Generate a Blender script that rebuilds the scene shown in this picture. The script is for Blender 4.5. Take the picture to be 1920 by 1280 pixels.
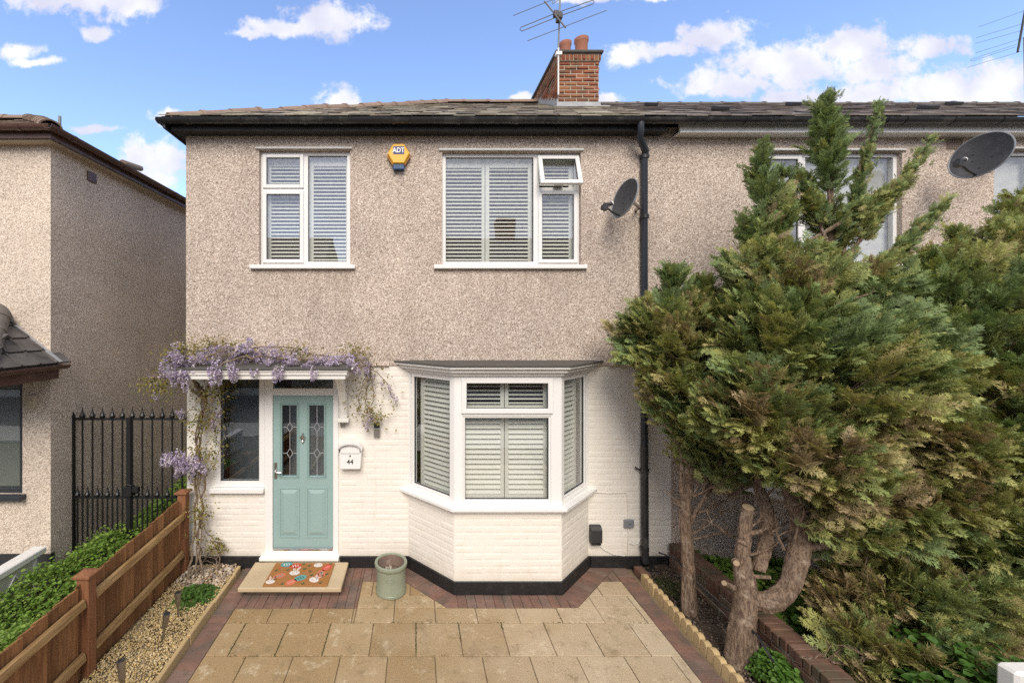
import bpy, bmesh, math, random
import numpy as np
from mathutils import Matrix, Vector, Euler

random.seed(7); RNG = np.random.default_rng(11)
for _o in list(bpy.data.objects): bpy.data.objects.remove(_o)
SC = bpy.context.scene; COL = SC.collection
R = math.radians
# ------------------------------------------------------------------ camera
CAMZ, FPX, VPX, VPY = 3.15, 790.0, 780.0, 610.0      # eye height, focal length and vanishing point in photo pixels
cd = bpy.data.cameras.new('camera'); cam = bpy.data.objects.new('camera', cd); COL.objects.link(cam)
cam.location = (0, 0, CAMZ); cam.rotation_euler = (R(90), 0, 0)
cd.sensor_fit = 'HORIZONTAL'; cd.sensor_width = 36; cd.lens = FPX / 1920 * 36
cd.shift_x = (960 - VPX) / 1920; cd.shift_y = -(640 - VPY) / 1920
cd.clip_start = 0.05; cd.clip_end = 2000
SC.camera = cam
# ------------------------------------------------------------------ exposure
vs = SC.view_settings; vs.view_transform = 'Standard'; vs.look = 'None'; vs.gamma = 1.0; vs.use_curve_mapping = False
vs.exposure = 1.64
SC.cycles.use_denoising = False; SC.cycles.max_bounces = 8; SC.cycles.transparent_max_bounces = 12
SC.cycles.caustics_reflective = False; SC.cycles.caustics_refractive = False
# ------------------------------------------------------------------ sun (high, behind the camera, veiled by cloud)
SUN_EL, SUN_AZ = R(41), R(183)       # azimuth clockwise from +Y
sd = bpy.data.lights.new('sun', 'SUN'); sun = bpy.data.objects.new('sun', sd); COL.objects.link(sun)
sd.energy = 1.1; sd.angle = R(34); sd.color = (1.0, 0.90, 0.77)
sun.location = (0, -20, 30)
_dir = Vector((math.sin(SUN_AZ) * math.cos(SUN_EL), math.cos(SUN_AZ) * math.cos(SUN_EL), math.sin(SUN_EL)))
sun.rotation_euler = _dir.to_track_quat('Z', 'Y').to_euler()
# ------------------------------------------------------------------ node helpers
def nd(t, typ, ins=None, **props):
    n = t.nodes.new(typ)
    for k, v in props.items(): setattr(n, k, v)
    for k, v in (ins or {}).items():
        s = n.inputs[k]
        if isinstance(v, bpy.types.NodeSocket): t.links.new(v, s)
        else: s.default_value = v
    return n
def c4(c): return (c[0], c[1], c[2], 1.0)
def mixc(t, fac, a, b, blend='MIX'):
    n = t.nodes.new('ShaderNodeMix'); n.data_type = 'RGBA'; n.blend_type = blend; n.clamp_factor = True
    for i, v in ((0, fac), (6, a), (7, b)):
        if isinstance(v, bpy.types.NodeSocket): t.links.new(v, n.inputs[i])
        else: n.inputs[i].default_value = c4(v) if isinstance(v, (tuple, list)) else v
    return n.outputs[2]
def ramp(t, fac, stops, interp='LINEAR'):
    n = t.nodes.new('ShaderNodeValToRGB'); cr = n.color_ramp; cr.interpolation = interp
    while len(cr.elements) > 1: cr.elements.remove(cr.elements[-1])
    cr.elements[0].position = stops[0][0]; cr.elements[0].color = c4(stops[0][1])
    for p, c in stops[1:]:
        e = cr.elements.new(p); e.color = c4(c)
    t.links.new(fac, n.inputs[0]); return n.outputs[0]
def mth(t, op, a, b=0.0, c=0.0, clamp=False):
    n = t.nodes.new('ShaderNodeMath'); n.operation = op; n.use_clamp = clamp
    for i, v in enumerate((a, b, c)):
        if isinstance(v, bpy.types.NodeSocket): t.links.new(v, n.inputs[i])
        else: n.inputs[i].default_value = v
    return n.outputs[0]
def maprange(t, v, a, b, c=0.0, d=1.0, smooth=True):
    n = nd(t, 'ShaderNodeMapRange', {0: v, 1: a, 2: b, 3: c, 4: d}); n.interpolation_type = 'SMOOTHSTEP' if smooth else 'LINEAR'
    return n.outputs[0]
def noise(t, vec, scale, detail=4.0, rough=0.55, dim='3D'):
    n = nd(t, 'ShaderNodeTexNoise', {'Vector': vec, 'Scale': scale, 'Detail': detail, 'Roughness': rough}, noise_dimensions=dim)
    return n.outputs[0]
# ------------------------------------------------------------------ world: blue sky with fair-weather cloud
W = bpy.data.worlds.new('World'); SC.world = W; W.use_nodes = True
t = W.node_tree; t.nodes.clear()
sky = nd(t, 'ShaderNodeTexSky', sky_type='NISHITA', sun_disc=False, sun_elevation=SUN_EL, sun_rotation=SUN_AZ,
         altitude=50, air_density=1.0, dust_density=0.6, ozone_density=3.0)
tc = nd(t, 'ShaderNodeTexCoord').outputs['Generated']
sx = nd(t, 'ShaderNodeSeparateXYZ', {0: tc})
dx, dy, dz = sx.outputs[0], sx.outputs[1], sx.outputs[2]
dyc = mth(t, 'MAXIMUM', dy, 0.05)
u = mth(t, 'DIVIDE', dx, dyc); v = mth(t, 'DIVIDE', dz, dyc)
uv = nd(t, 'ShaderNodeCombineXYZ', {0: u, 1: v}).outputs[0]
wob = nd(t, 'ShaderNodeTexNoise', {'Vector': uv, 'Scale': 9.0, 'Detail': 4.0, 'Roughness': 0.6}).outputs[1]
wv = nd(t, 'ShaderNodeVectorMath', {0: wob, 1: (0.5, 0.5, 0.5)}, operation='SUBTRACT').outputs[0]
wv = nd(t, 'ShaderNodeVectorMath', {0: wv, 'Scale': 0.055}, operation='SCALE').outputs[0]
uvw = nd(t, 'ShaderNodeVectorMath', {0: uv, 1: wv}, operation='ADD').outputs[0]
CLOUDS = [(190, -2, 105, 46), (85, -2, 75, 30), (250, 5, 60, 36), (182, 60, 34, 17), (40, 96, 42, 18), (68, 116, 46, 11),
          (625, 40, 88, 34), (530, 58, 88, 20), (470, 66, 44, 11), (635, 186, 44, 34), (312, 222, 34, 20), (290, 296, 74, 44), (262, 330, 90, 34),
          (180, 243, 52, 9), (1342, 66, 80, 38), (1258, 92, 60, 15), (1590, 88, 100, 42), (1480, 122, 150, 44), (1360, 158, 120, 26),
          (1640, 128, 90, 36), (1750, 88, 80, 26), (1800, 168, 210, 46), (1640, 180, 130, 30), (1900, 150, 120, 42), (1178, 106, 48, 24),
          (984, 184, 34, 15), (1138, 188, 30, 12), (1120, -2, 90, 12), (1250, -4, 90, 9), (1500, 180, 110, 22)]
fld = None
for (px, py, rx, ry) in CLOUDS:
    d = nd(t, 'ShaderNodeVectorMath', {0: uvw, 1: ((px - VPX) / FPX, (VPY - py) / FPX, 0)}, operation='SUBTRACT').outputs[0]
    d = nd(t, 'ShaderNodeVectorMath', {0: d, 1: (FPX / rx, FPX / ry, 0)}, operation='MULTIPLY').outputs[0]
    l = nd(t, 'ShaderNodeVectorMath', {0: d}, operation='LENGTH').outputs['Value']
    g = mth(t, 'SUBTRACT', 1.0, l)
    fld = g if fld is None else mth(t, 'SMOOTH_MAX', fld, g, 0.12)
cn = noise(t, uv, 17.0, 7.0, 0.62)
cn2 = noise(t, uv, 60.0, 4.0, 0.6)
f1 = mth(t, 'ADD', fld, mth(t, 'MULTIPLY', mth(t, 'SUBTRACT', cn, 0.5), 2.3))
f1 = mth(t, 'ADD', f1, mth(t, 'MULTIPLY', mth(t, 'SUBTRACT', cn2, 0.5), 0.5))
a_in = maprange(t, f1, -0.14, 0.52)
# the sky beyond the picture: the same broken cloud, thicker behind the camera as the window reflections show
gn = noise(t, tc, 1.7, 6.0, 0.5)
a_gen = maprange(t, gn, -0.02, 0.58)
inside = mth(t, 'MULTIPLY', maprange(t, dy, 0.06, 0.20), maprange(t, v, 0.80, 1.05, 1.0, 0.0))
inside = mth(t, 'MULTIPLY', inside, mth(t, 'MULTIPLY', maprange(t, u, -1.5, -1.1), maprange(t, u, 1.55, 1.95, 1.0, 0.0)))
alpha = mth(t, 'ADD', mth(t, 'MULTIPLY', a_in, inside), mth(t, 'MULTIPLY', a_gen, mth(t, 'SUBTRACT', 1.0, inside)))
SKY_TINT, SKY_STR, CLOUD = (1.20, 1.14, 1.20), 0.088, (0.35, 0.35, 0.365)
skc = mixc(t, 1.0, sky.outputs[0], SKY_TINT, 'MULTIPLY')
shade = maprange(t, noise(t, uv, 7.0, 4.0, 0.5), 0.3, 0.7, 0.70, 1.0)
cl = mixc(t, 1.0, tuple(x / SKY_STR for x in CLOUD), nd(t, 'ShaderNodeCombineXYZ', {0: shade, 1: shade, 2: mth(t, 'POWER', shade, 0.6)}).outputs[0], 'MULTIPLY')
tot = mixc(t, mth(t, 'MULTIPLY', alpha, 0.96), skc, cl)
bg = nd(t, 'ShaderNodeBackground', {'Color': tot, 'Strength': SKY_STR})
t.links.new(bg.outputs[0], nd(t, 'ShaderNodeOutputWorld').inputs[0])

# ------------------------------------------------------------------ object helpers
def tag(o, label=None, cat=None, group=None, kind=None):
    if label: o['label'] = label
    if cat: o['category'] = cat
    if group: o['group'] = group
    if kind: o['kind'] = kind
    return o
def basis(o): return Matrix.LocRotScale(o.location, o.rotation_euler, o.scale)
def link(name, data, parent=None, m=None):
    o = bpy.data.objects.new(name, data); COL.objects.link(o)
    if m is not None: o.matrix_basis = m
    if parent is not None:
        o.parent = parent; o.matrix_parent_inverse = basis(parent).inverted()
    return o
def empty(name, loc, label=None, cat=None, group=None):
    o = bpy.data.objects.new(name, None); COL.objects.link(o); o.location = loc; o.empty_display_size = 0.2
    return tag(o, label, cat, group)
def rotz(a): return Matrix.Rotation(a, 4, 'Z')
def TR(x, y, z): return Matrix.Translation((x, y, z))
class MB:
    def __init__(s, T=None): s.v = []; s.f = []; s.c = []; s.T = T
    def add(s, vs, fs, col=None, T=None):
        n = len(s.v); M_ = s.T if T is None else (s.T @ T if s.T is not None else T)
        flip = M_ is not None and M_.determinant() < 0
        for p in vs: s.v.append(tuple(M_ @ Vector(p)) if M_ is not None else tuple(p))
        for f in fs: s.f.append(tuple(n + i for i in (reversed(f) if flip else f)))
        s.c.extend([col or (1, 1, 1)] * len(vs)); return s
    def box(s, x0, x1, y0, y1, z0, z1, col=None, T=None):
        x0, x1 = min(x0, x1), max(x0, x1); y0, y1 = min(y0, y1), max(y0, y1); z0, z1 = min(z0, z1), max(z0, z1)
        return s.add([(x0, y0, z0), (x1, y0, z0), (x1, y1, z0), (x0, y1, z0), (x0, y0, z1), (x1, y0, z1), (x1, y1, z1), (x0, y1, z1)],
              [(0, 3, 2, 1), (4, 5, 6, 7), (0, 1, 5, 4), (1, 2, 6, 5), (2, 3, 7, 6), (3, 0, 4, 7)], col, T)
    def prism(s, poly, z0, z1, col=None, T=None):     # poly in xy counter-clockwise, extruded along z
        n = len(poly); vs = [(x, y, z0) for x, y in poly] + [(x, y, z1) for x, y in poly]
        fs = [tuple(reversed(range(n))), tuple(range(n, 2 * n))] + [(i, (i + 1) % n, n + (i + 1) % n, n + i) for i in range(n)]
        return s.add(vs, fs, col, T)
    def prism_xz(s, poly, y0, y1, col=None, T=None):  # poly in xz, extruded along y (y0 front)
        n = len(poly); vs = [(x, y0, z) for x, z in poly] + [(x, y1, z) for x, z in poly]
        fs = [tuple(range(n)), tuple(reversed(range(n, 2 * n)))] + [((i + 1) % n, i, n + i, n + (i + 1) % n) for i in range(n)]
        return s.add(vs, fs, col, T)
    def prism_yz(s, poly, x0, x1, col=None, T=None):  # poly in yz, extruded along x
        n = len(poly); vs = [(x0, y, z) for y, z in poly] + [(x1, y, z) for y, z in poly]
        fs = [tuple(reversed(range(n))), tuple(range(n, 2 * n))] + [(i, (i + 1) % n, n + (i + 1) % n, n + i) for i in range(n)]
        return s.add(vs, fs, col, T)
    def tube(s, pts, rad, n=6, col=None, caps=True, jit=0.0, ridge=None):
        pts = [Vector(p) for p in pts]; k = len(pts)
        if not hasattr(rad, '__len__'): rad = [rad] * k
        tg = [(pts[min(i + 1, k - 1)] - pts[max(i - 1, 0)]).normalized() for i in range(k)]
        a = tg[0].orthogonal().normalized(); vs = []; fs = []
        for i in range(k):
            a = (a - tg[i] * a.dot(tg[i]))
            a = a.normalized() if a.length > 1e-6 else tg[i].orthogonal().normalized()
            b = tg[i].cross(a)
            for j in range(n):
                w = 2 * math.pi * j / n; r = rad[i] * (1 + jit * (random.random() - 0.5)) * (ridge[i][j] if ridge is not None else 1.0)
                vs.append(tuple(pts[i] + (a * math.cos(w) + b * math.sin(w)) * r))
        for i in range(k - 1):
            for j in range(n):
                fs.append((i * n + j, i * n + (j + 1) % n, (i + 1) * n + (j + 1) % n, (i + 1) * n + j))
        if caps: fs += [tuple(reversed(range(n))), tuple(range((k - 1) * n, k * n))]
        return s.add(vs, fs, col)
    def lathe(s, prof, n=32, c=(0, 0, 0), col=None, caps=True):   # prof (r,z)
        vs = []; fs = []
        for r, z in prof:
            for j in range(n):
                w = 2 * math.pi * j / n; vs.append((c[0] + r * math.cos(w), c[1] + r * math.sin(w), c[2] + z))
        for i in range(len(prof) - 1):
            for j in range(n): fs.append((i * n + j, i * n + (j + 1) % n, (i + 1) * n + (j + 1) % n, (i + 1) * n + j))
        if caps: fs += [tuple(reversed(range(n))), tuple(range((len(prof) - 1) * n, len(prof) * n))]
        return s.add(vs, fs, col)
    def frame(s, x0, x1, z0, z1, w, y0, y1, wb=None, wt=None):   # a rectangular frame of four bars in the xz plane
        wb = wb or w; wt = wt or w
        s.box(x0, x0 + w, y0, y1, z0, z1); s.box(x1 - w, x1, y0, y1, z0, z1)
        s.box(x0 + w, x1 - w, y0 + 0.0006, y1, z0, z0 + wb); s.box(x0 + w, x1 - w, y0 + 0.0006, y1, z1 - wt, z1); return s
    def build(s, name, mat, parent=None, smooth=False, bevel=0.0, kind=None, m=None, seg=1):
        me = bpy.data.meshes.new(name); me.from_pydata(s.v, [], s.f)
        if any(c != (1, 1, 1) for c in s.c):
            at = me.color_attributes.new('Col', 'FLOAT_COLOR', 'POINT')
            at.data.foreach_set('color', np.array([(*c, 1.0) for c in s.c], np.float32).ravel())
        if bevel:
            b = bmesh.new(); b.from_mesh(me)
            bmesh.ops.bevel(b, geom=[e for e in b.edges if len(e.link_faces) == 2 and e.calc_face_angle(0) > 0.5], offset=bevel, segments=seg, affect='EDGES', clamp_overlap=True)
            b.to_mesh(me); b.free()
        if smooth:
            me.shade_smooth()
            if hasattr(me, 'set_sharp_from_angle'): me.set_sharp_from_angle(angle=R(40))
        me.materials.append(mat)
        o = link(name, me, parent, m)
        if kind: o['kind'] = kind
        return o
def big(name, V, F, mat, parent=None, cols=None, kind=None, smooth=False):   # large mesh from arrays, F all of one size
    me = bpy.data.meshes.new(name); n, k = F.shape
    me.vertices.add(len(V)); me.vertices.foreach_set('co', np.ascontiguousarray(V, np.float32).ravel())
    me.loops.add(n * k); me.loops.foreach_set('vertex_index', np.ascontiguousarray(F, np.int32).ravel())
    me.polygons.add(n); me.polygons.foreach_set('loop_start', np.arange(0, n * k, k, dtype=np.int32))
    me.update(calc_edges=True)
    if cols is not None:
        at = me.color_attributes.new('Col', 'FLOAT_COLOR', 'POINT')
        at.data.foreach_set('color', np.ascontiguousarray(np.c_[cols, np.ones(len(cols))], np.float32).ravel())
    if smooth: me.shade_smooth()
    me.materials.append(mat); o = link(name, me, parent)
    if kind: o['kind'] = kind
    return o
def share(name, src_mesh, parent, m): return link(name, src_mesh, parent, m)
def mesh_of(mb, mat, name='piece', smooth=False, bevel=0.0):
    o = mb.build(name, mat, smooth=smooth, bevel=bevel); me = o.data; bpy.data.objects.remove(o); return me
def text_mesh(body, size, mat, name, parent, m, extrude=0.001, bold=0.0):
    cu = bpy.data.curves.new('txt', 'FONT'); cu.body = body; cu.size = size; cu.align_x = 'CENTER'; cu.align_y = 'CENTER'; cu.extrude = extrude; cu.offset = bold
    tmp = bpy.data.objects.new('txt', cu); COL.objects.link(tmp)
    me = bpy.data.meshes.new_from_object(tmp.evaluated_get(bpy.context.evaluated_depsgraph_get()))
    bpy.data.objects.remove(tmp); me.name = name
    me.materials.clear(); me.materials.append(mat)
    return link(name, me, parent, m)
def copy_tree(o, parent=None):
    c = o.copy(); COL.objects.link(c); c.parent = parent
    for ch in [x for x in bpy.data.objects if x.parent == o]: copy_tree(ch, c)
    return c
YF = 5.5                                  # distance of the house front
SF = FPX / YF
def PX(px, Y=YF): return (px - VPX) / FPX * Y
def PZ(py, Y=YF): return CAMZ - (py - VPY) / FPX * Y
def P3(px, py, Y): return Vector((PX(px, Y), Y, PZ(py, Y)))

# ------------------------------------------------------------------ materials
def newmat(name):
    m = bpy.data.materials.new(name); m.use_nodes = True; t = m.node_tree; t.nodes.clear()
    out = nd(t, 'ShaderNodeOutputMaterial'); b = nd(t, 'ShaderNodeBsdfPrincipled'); t.links.new(b.outputs[0], out.inputs[0])
    return m, t, b, out, nd(t, 'ShaderNodeNewGeometry').outputs['Position']
def put(t, b, col, rough=0.6, bump=None, bstr=0.3, bdist=0.01, metal=0.0, spec=0.5):
    for k, v in (('Base Color', col), ('Roughness', rough)):
        if isinstance(v, bpy.types.NodeSocket): t.links.new(v, b.inputs[k])
        else: b.inputs[k].default_value = c4(v) if k == 'Base Color' else v
    b.inputs['Metallic'].default_value = metal; b.inputs['Specular IOR Level'].default_value = spec
    if bump is not None:
        bn = nd(t, 'ShaderNodeBump', {'Height': bump, 'Strength': bstr, 'Distance': bdist}); t.links.new(bn.outputs[0], b.inputs['Normal'])
def simple(name, col, rough=0.5, var=0.12, scale=12.0, fine=120.0, bump=0.15, bdist=0.002, metal=0.0, spec=0.5, rnd=0.0, dirt=None, dirt_amt=0.0):
    m, t, b, out, P = newmat(name)
    n1 = noise(t, P, scale, 5); n2 = noise(t, P, fine, 3)
    k = mth(t, 'ADD', mth(t, 'MULTIPLY', mth(t, 'SUBTRACT', n1, 0.5), 2 * var), mth(t, 'MULTIPLY', mth(t, 'SUBTRACT', n2, 0.5), var))
    k = mth(t, 'ADD', k, 1.0)
    if rnd:
        oi = nd(t, 'ShaderNodeObjectInfo').outputs['Random']
        k = mth(t, 'MULTIPLY', k, mth(t, 'ADD', 1.0 - rnd, mth(t, 'MULTIPLY', oi, 2 * rnd)))
    c = mixc(t, 1.0, col, nd(t, 'ShaderNodeCombineXYZ', {0: k, 1: k, 2: k}).outputs[0], 'MULTIPLY')
    if dirt: c = mixc(t, mth(t, 'MULTIPLY', maprange(t, noise(t, P, scale * 0.5, 6, 0.7), 0.48, 0.72), dirt_amt), c, dirt)
    put(t, b, c, rough, n2, bump, bdist, metal, spec); return m
def attr_mat(name, rough=0.6, trans=0.0, gain=(1, 1, 1), bumpscale=None, var=0.2, vscale=30.0):
    m, t, b, out, P = newmat(name)
    a = nd(t, 'ShaderNodeVertexColor', layer_name='Col').outputs[0]
    k = maprange(t, noise(t, P, vscale, 3), 0.25, 0.75, 1 - var, 1 + var, False)
    c = mixc(t, 1.0, a, nd(t, 'ShaderNodeCombineXYZ', {0: k, 1: k, 2: k}).outputs[0], 'MULTIPLY')
    put(t, b, c, rough, noise(t, P, bumpscale, 3) if bumpscale else None, 0.4, 0.004, 0.0, 0.3)
    if trans:
        tr = nd(t, 'ShaderNodeBsdfTranslucent', {'Color': mixc(t, 1.0, c, (1.15, 1.2, 0.7), 'MULTIPLY')})
        mx = nd(t, 'ShaderNodeMixShader', {0: trans, 1: b.outputs[0], 2: tr.outputs[0]}); t.links.new(mx.outputs[0], out.inputs[0])
    return m
def pebbledash(name, base, lo, hi, scale=62.0, stain=0.35):
    m, t, b, out, P = newmat(name)
    wp = nd(t, 'ShaderNodeVectorMath', {0: P, 1: nd(t, 'ShaderNodeVectorMath', {0: nd(t, 'ShaderNodeTexNoise', {'Vector': P, 'Scale': 40.0, 'Detail': 2.0}).outputs[1], 'Scale': 0.012}, operation='SCALE').outputs[0]}, operation='ADD').outputs[0]
    vo = nd(t, 'ShaderNodeTexVoronoi', {'Vector': wp, 'Scale': scale}, feature='F1')
    sep = nd(t, 'ShaderNodeSeparateColor', {0: vo.outputs['Color']}).outputs[0]
    stone = ramp(t, sep, [(0.0, lo), (0.16, tuple(x * 0.62 for x in base)), (0.34, base), (0.62, tuple(x * 1.12 for x in base)), (0.82, hi), (1.0, tuple(min(1, x * 1.12) for x in hi))])
    dist = vo.outputs['Distance']
    c = mixc(t, maprange(t, dist, 0.48, 0.80), stone, tuple(x * 0.70 for x in base))
    # weather: broad uneven tone, grime washed down below the sills, faint rain streaks
    sp = nd(t, 'ShaderNodeSeparateXYZ', {0: P})
    if name == 'pebbledash':
        rn = noise(t, nd(t, 'ShaderNodeCombineXYZ', {0: mth(t, 'MULTIPLY', sp.outputs[0], 14.0), 2: mth(t, 'MULTIPLY', sp.outputs[2], 1.2)}).outputs[0], 1.0, 5, 0.6)
        run = None
        for (xa_, xb_) in ((-2.17, -0.80), (0.26, 2.24)):
            e_ = mth(t, 'MULTIPLY', maprange(t, sp.outputs[0], xa_ - 0.05, xa_ + 0.10), maprange(t, sp.outputs[0], xb_ - 0.10, xb_ + 0.05, 1.0, 0.0))
            run = e_ if run is None else mth(t, 'MAXIMUM', run, e_)
        fallz = mth(t, 'MULTIPLY', maprange(t, sp.outputs[2], 3.0, 3.85), maprange(t, sp.outputs[2], 3.86, 3.90, 1.0, 0.0))
        g_ = mth(t, 'MULTIPLY', mth(t, 'MULTIPLY', run, fallz), maprange(t, rn, 0.35, 0.65))
        c = mixc(t, mth(t, 'MULTIPLY', g_, 0.38), c, tuple(x * 0.55 for x in base))
    sv = nd(t, 'ShaderNodeCombineXYZ', {0: mth(t, 'MULTIPLY', sp.outputs[0], 3.2), 1: mth(t, 'MULTIPLY', sp.outputs[1], 3.2), 2: mth(t, 'MULTIPLY', sp.outputs[2], 0.35)}).outputs[0]
    st = maprange(t, noise(t, sv, 1.6, 6, 0.62), 0.45, 0.75)
    c = mixc(t, mth(t, 'MULTIPLY', st, stain), c, tuple(x * 0.66 for x in base))
    br = maprange(t, noise(t, P, 0.9, 6, 0.65), 0.3, 0.7, 0.84, 1.10, False)
    c = mixc(t, 1.0, c, nd(t, 'ShaderNodeCombineXYZ', {0: br, 1: br, 2: br}).outputs[0], 'MULTIPLY')
    put(t, b, c, 0.9, mth(t, 'SUBTRACT', 1.0, dist), 0.6, 0.010, 0.0, 0.2); return m
M = {}
M['dash'] = pebbledash('pebbledash', (0.545, 0.448, 0.372), (0.215, 0.162, 0.13), (0.79, 0.705, 0.62), 94.0, 0.25)
M['dash_left'] = pebbledash('pebbledash_cream', (0.74, 0.63, 0.515), (0.45, 0.35, 0.275), (0.88, 0.79, 0.68), 92.0, 0.14)
def creammat():
    m, t, b, out, P = newmat('cream_masonry_paint')
    oi = nd(t, 'ShaderNodeObjectInfo').outputs['Random']; sp = nd(t, 'ShaderNodeSeparateXYZ', {0: P})
    n1 = noise(t, P, 2.5, 6, 0.6); n2 = noise(t, P, 55.0, 4)
    k = mth(t, 'ADD', mth(t, 'ADD', 0.955, mth(t, 'MULTIPLY', n1, 0.07)), mth(t, 'MULTIPLY', oi, 0.02))
    c = mixc(t, 1.0, (0.80, 0.768, 0.705), nd(t, 'ShaderNodeCombineXYZ', {0: k, 1: k, 2: k}).outputs[0], 'MULTIPLY')
    # mud splashed up from the paving, and thin rain runs
    lowz = mth(t, 'ADD', sp.outputs[2], mth(t, 'MULTIPLY', mth(t, 'SUBTRACT', noise(t, P, 6.0, 7, 0.7), 0.5), 0.55))
    c = mixc(t, mth(t, 'MULTIPLY', maprange(t, lowz, 0.10, 0.42, 1.0, 0.0), 0.30), c, (0.50, 0.43, 0.32))
    q = nd(t, 'ShaderNodeCombineXYZ', {0: mth(t, 'MULTIPLY', sp.outputs[0], 9.0), 1: mth(t, 'MULTIPLY', sp.outputs[1], 9.0), 2: mth(t, 'MULTIPLY', sp.outputs[2], 0.8)}).outputs[0]
    c = mixc(t, mth(t, 'MULTIPLY', maprange(t, noise(t, q, 1.2, 5, 0.6), 0.54, 0.74), 0.16), c, (0.52, 0.46, 0.36))
    put(t, b, c, 0.6, n2, 0.35, 0.004, 0, 0.4); return m
M['cream'] = creammat()
M['aerial'] = simple('dull_aluminium', (0.12, 0.11, 0.10), 0.6, 0.2)
M['white'] = simple('white_upvc', (0.80, 0.80, 0.79), 0.28, 0.015, 4.0, 40.0, 0.02)
M['white_paint'] = simple('white_gloss_paint', (0.78, 0.775, 0.75), 0.4, 0.04, 8.0, 60.0, 0.1, dirt=(0.5, 0.46, 0.38), dirt_amt=0.25)
M['shutter'] = simple('shutter_paint', (0.80, 0.81, 0.75), 0.4, 0.01)
M['black'] = simple('black_bitumen_paint', (0.012, 0.012, 0.013), 0.55, 0.3, 20.0, 90.0, 0.6, 0.006, dirt=(0.06, 0.055, 0.05), dirt_amt=0.35)
M['gutter'] = simple('black_plastic', (0.022, 0.023, 0.026), 0.36, 0.3, 6.0, 60.0, 0.1, dirt=(0.12, 0.115, 0.105), dirt_amt=0.6)
M['pipe'] = simple('blue_black_pipe', (0.022, 0.028, 0.038), 0.38, 0.2, 8.0, 50.0, 0.1)
M['door'] = simple('sage_green_door', (0.275, 0.405, 0.395), 0.45, 0.03, 5.0, 160.0, 0.12)
M['chrome'] = simple('chrome', (0.62, 0.62, 0.62), 0.18, 0.05, metal=1.0)
M['steel'] = simple('brushed_steel', (0.40, 0.38, 0.35), 0.42, 0.12, metal=1.0)
M['lead'] = simple('lead_flashing', (0.34, 0.35, 0.37), 0.55, 0.2, 7.0, 60.0, 0.2, dirt=(0.6, 0.6, 0.6), dirt_amt=0.4)
M['felt'] = simple('roofing_felt', (0.085, 0.08, 0.072), 0.9, 0.3, 9.0, 150.0, 0.6, 0.004, dirt=(0.12, 0.11, 0.07), dirt_amt=0.5)
M['ridge'] = simple('ridge_tile', (0.235, 0.165, 0.125), 0.85, 0.28, 6.0, 60.0, 0.5, 0.006, rnd=0.18, dirt=(0.30, 0.27, 0.20), dirt_amt=0.55)
M['slate'] = attr_mat('roof_slate', 0.75, var=0.35, vscale=9.0, bumpscale=60.0)
M['pot'] = simple('terracotta', (0.36, 0.15, 0.095), 0.8, 0.15, 9.0, 60.0, 0.3, dirt=(0.2, 0.13, 0.1), dirt_amt=0.4)
M['mortar'] = simple('mortar', (0.42, 0.37, 0.30), 0.9, 0.2, 9.0, 90.0, 0.5)
M['dark'] = simple('dark_grey_plastic', (0.035, 0.036, 0.04), 0.5, 0.15)
M['grey'] = simple('grey_plastic', (0.20, 0.215, 0.235), 0.45, 0.08)
M['dish'] = simple('dark_grey_dish', (0.050, 0.052, 0.057), 0.75, 0.18, 10.0, 150.0, 0.05, dirt=(0.16, 0.16, 0.16), dirt_amt=0.3)
M['brown'] = simple('brown_plastic', (0.115, 0.062, 0.048), 0.35, 0.15, 5.0, 40.0, 0.1, dirt=(0.22, 0.16, 0.13), dirt_amt=0.4)
M['iron'] = simple('black_iron', (0.011, 0.011, 0.012), 0.45, 0.2)
M['room'] = simple('room_shade_tone', (0.10, 0.095, 0.09), 0.9, 0.1)  # dark colour puts the shade of the rooms behind the windows into the surface
M['net'] = simple('net_curtain', (0.62, 0.63, 0.63), 0.9, 0.1, 40.0)
M['anthracite'] = simple('anthracite_frame', (0.035, 0.04, 0.048), 0.4, 0.1)
def glassmat(name, tint, ior=1.6, extra=0.06, rough=0.0):
    m, t, b, out, P = newmat(name); t.nodes.remove(b)
    ge = nd(t, 'ShaderNodeNewGeometry')
    cs = mth(t, 'ABSOLUTE', nd(t, 'ShaderNodeVectorMath', {0: ge.outputs['Incoming'], 1: ge.outputs['Normal']}, operation='DOT_PRODUCT').outputs['Value'])
    fr = mth(t, 'MULTIPLY', mth(t, 'POWER', mth(t, 'SUBTRACT', 1.0, cs), 5.0), 0.9)
    wv = nd(t, 'ShaderNodeBump', {'Height': noise(t, P, 1.3, 2), 'Strength': 0.06, 'Distance': 0.02}).outputs[0]
    gl = nd(t, 'ShaderNodeBsdfGlossy', {'Roughness': rough, 'Color': (0.95, 0.97, 1, 1), 'Normal': wv})
    tr = nd(t, 'ShaderNodeBsdfTransparent', {'Color': c4(tint)})
    mx = nd(t, 'ShaderNodeMixShader', {0: mth(t, 'ADD', fr, extra, clamp=True), 1: tr.outputs[0], 2: gl.outputs[0]})
    t.links.new(mx.outputs[0], out.inputs[0]); return m
M['glass'] = glassmat('window_glass', (0.965, 0.975, 0.97), 1.6, 0.12)
M['glass_dark'] = glassmat('tinted_glass', (0.80, 0.84, 0.86), 1.6, 0.10)
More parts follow.
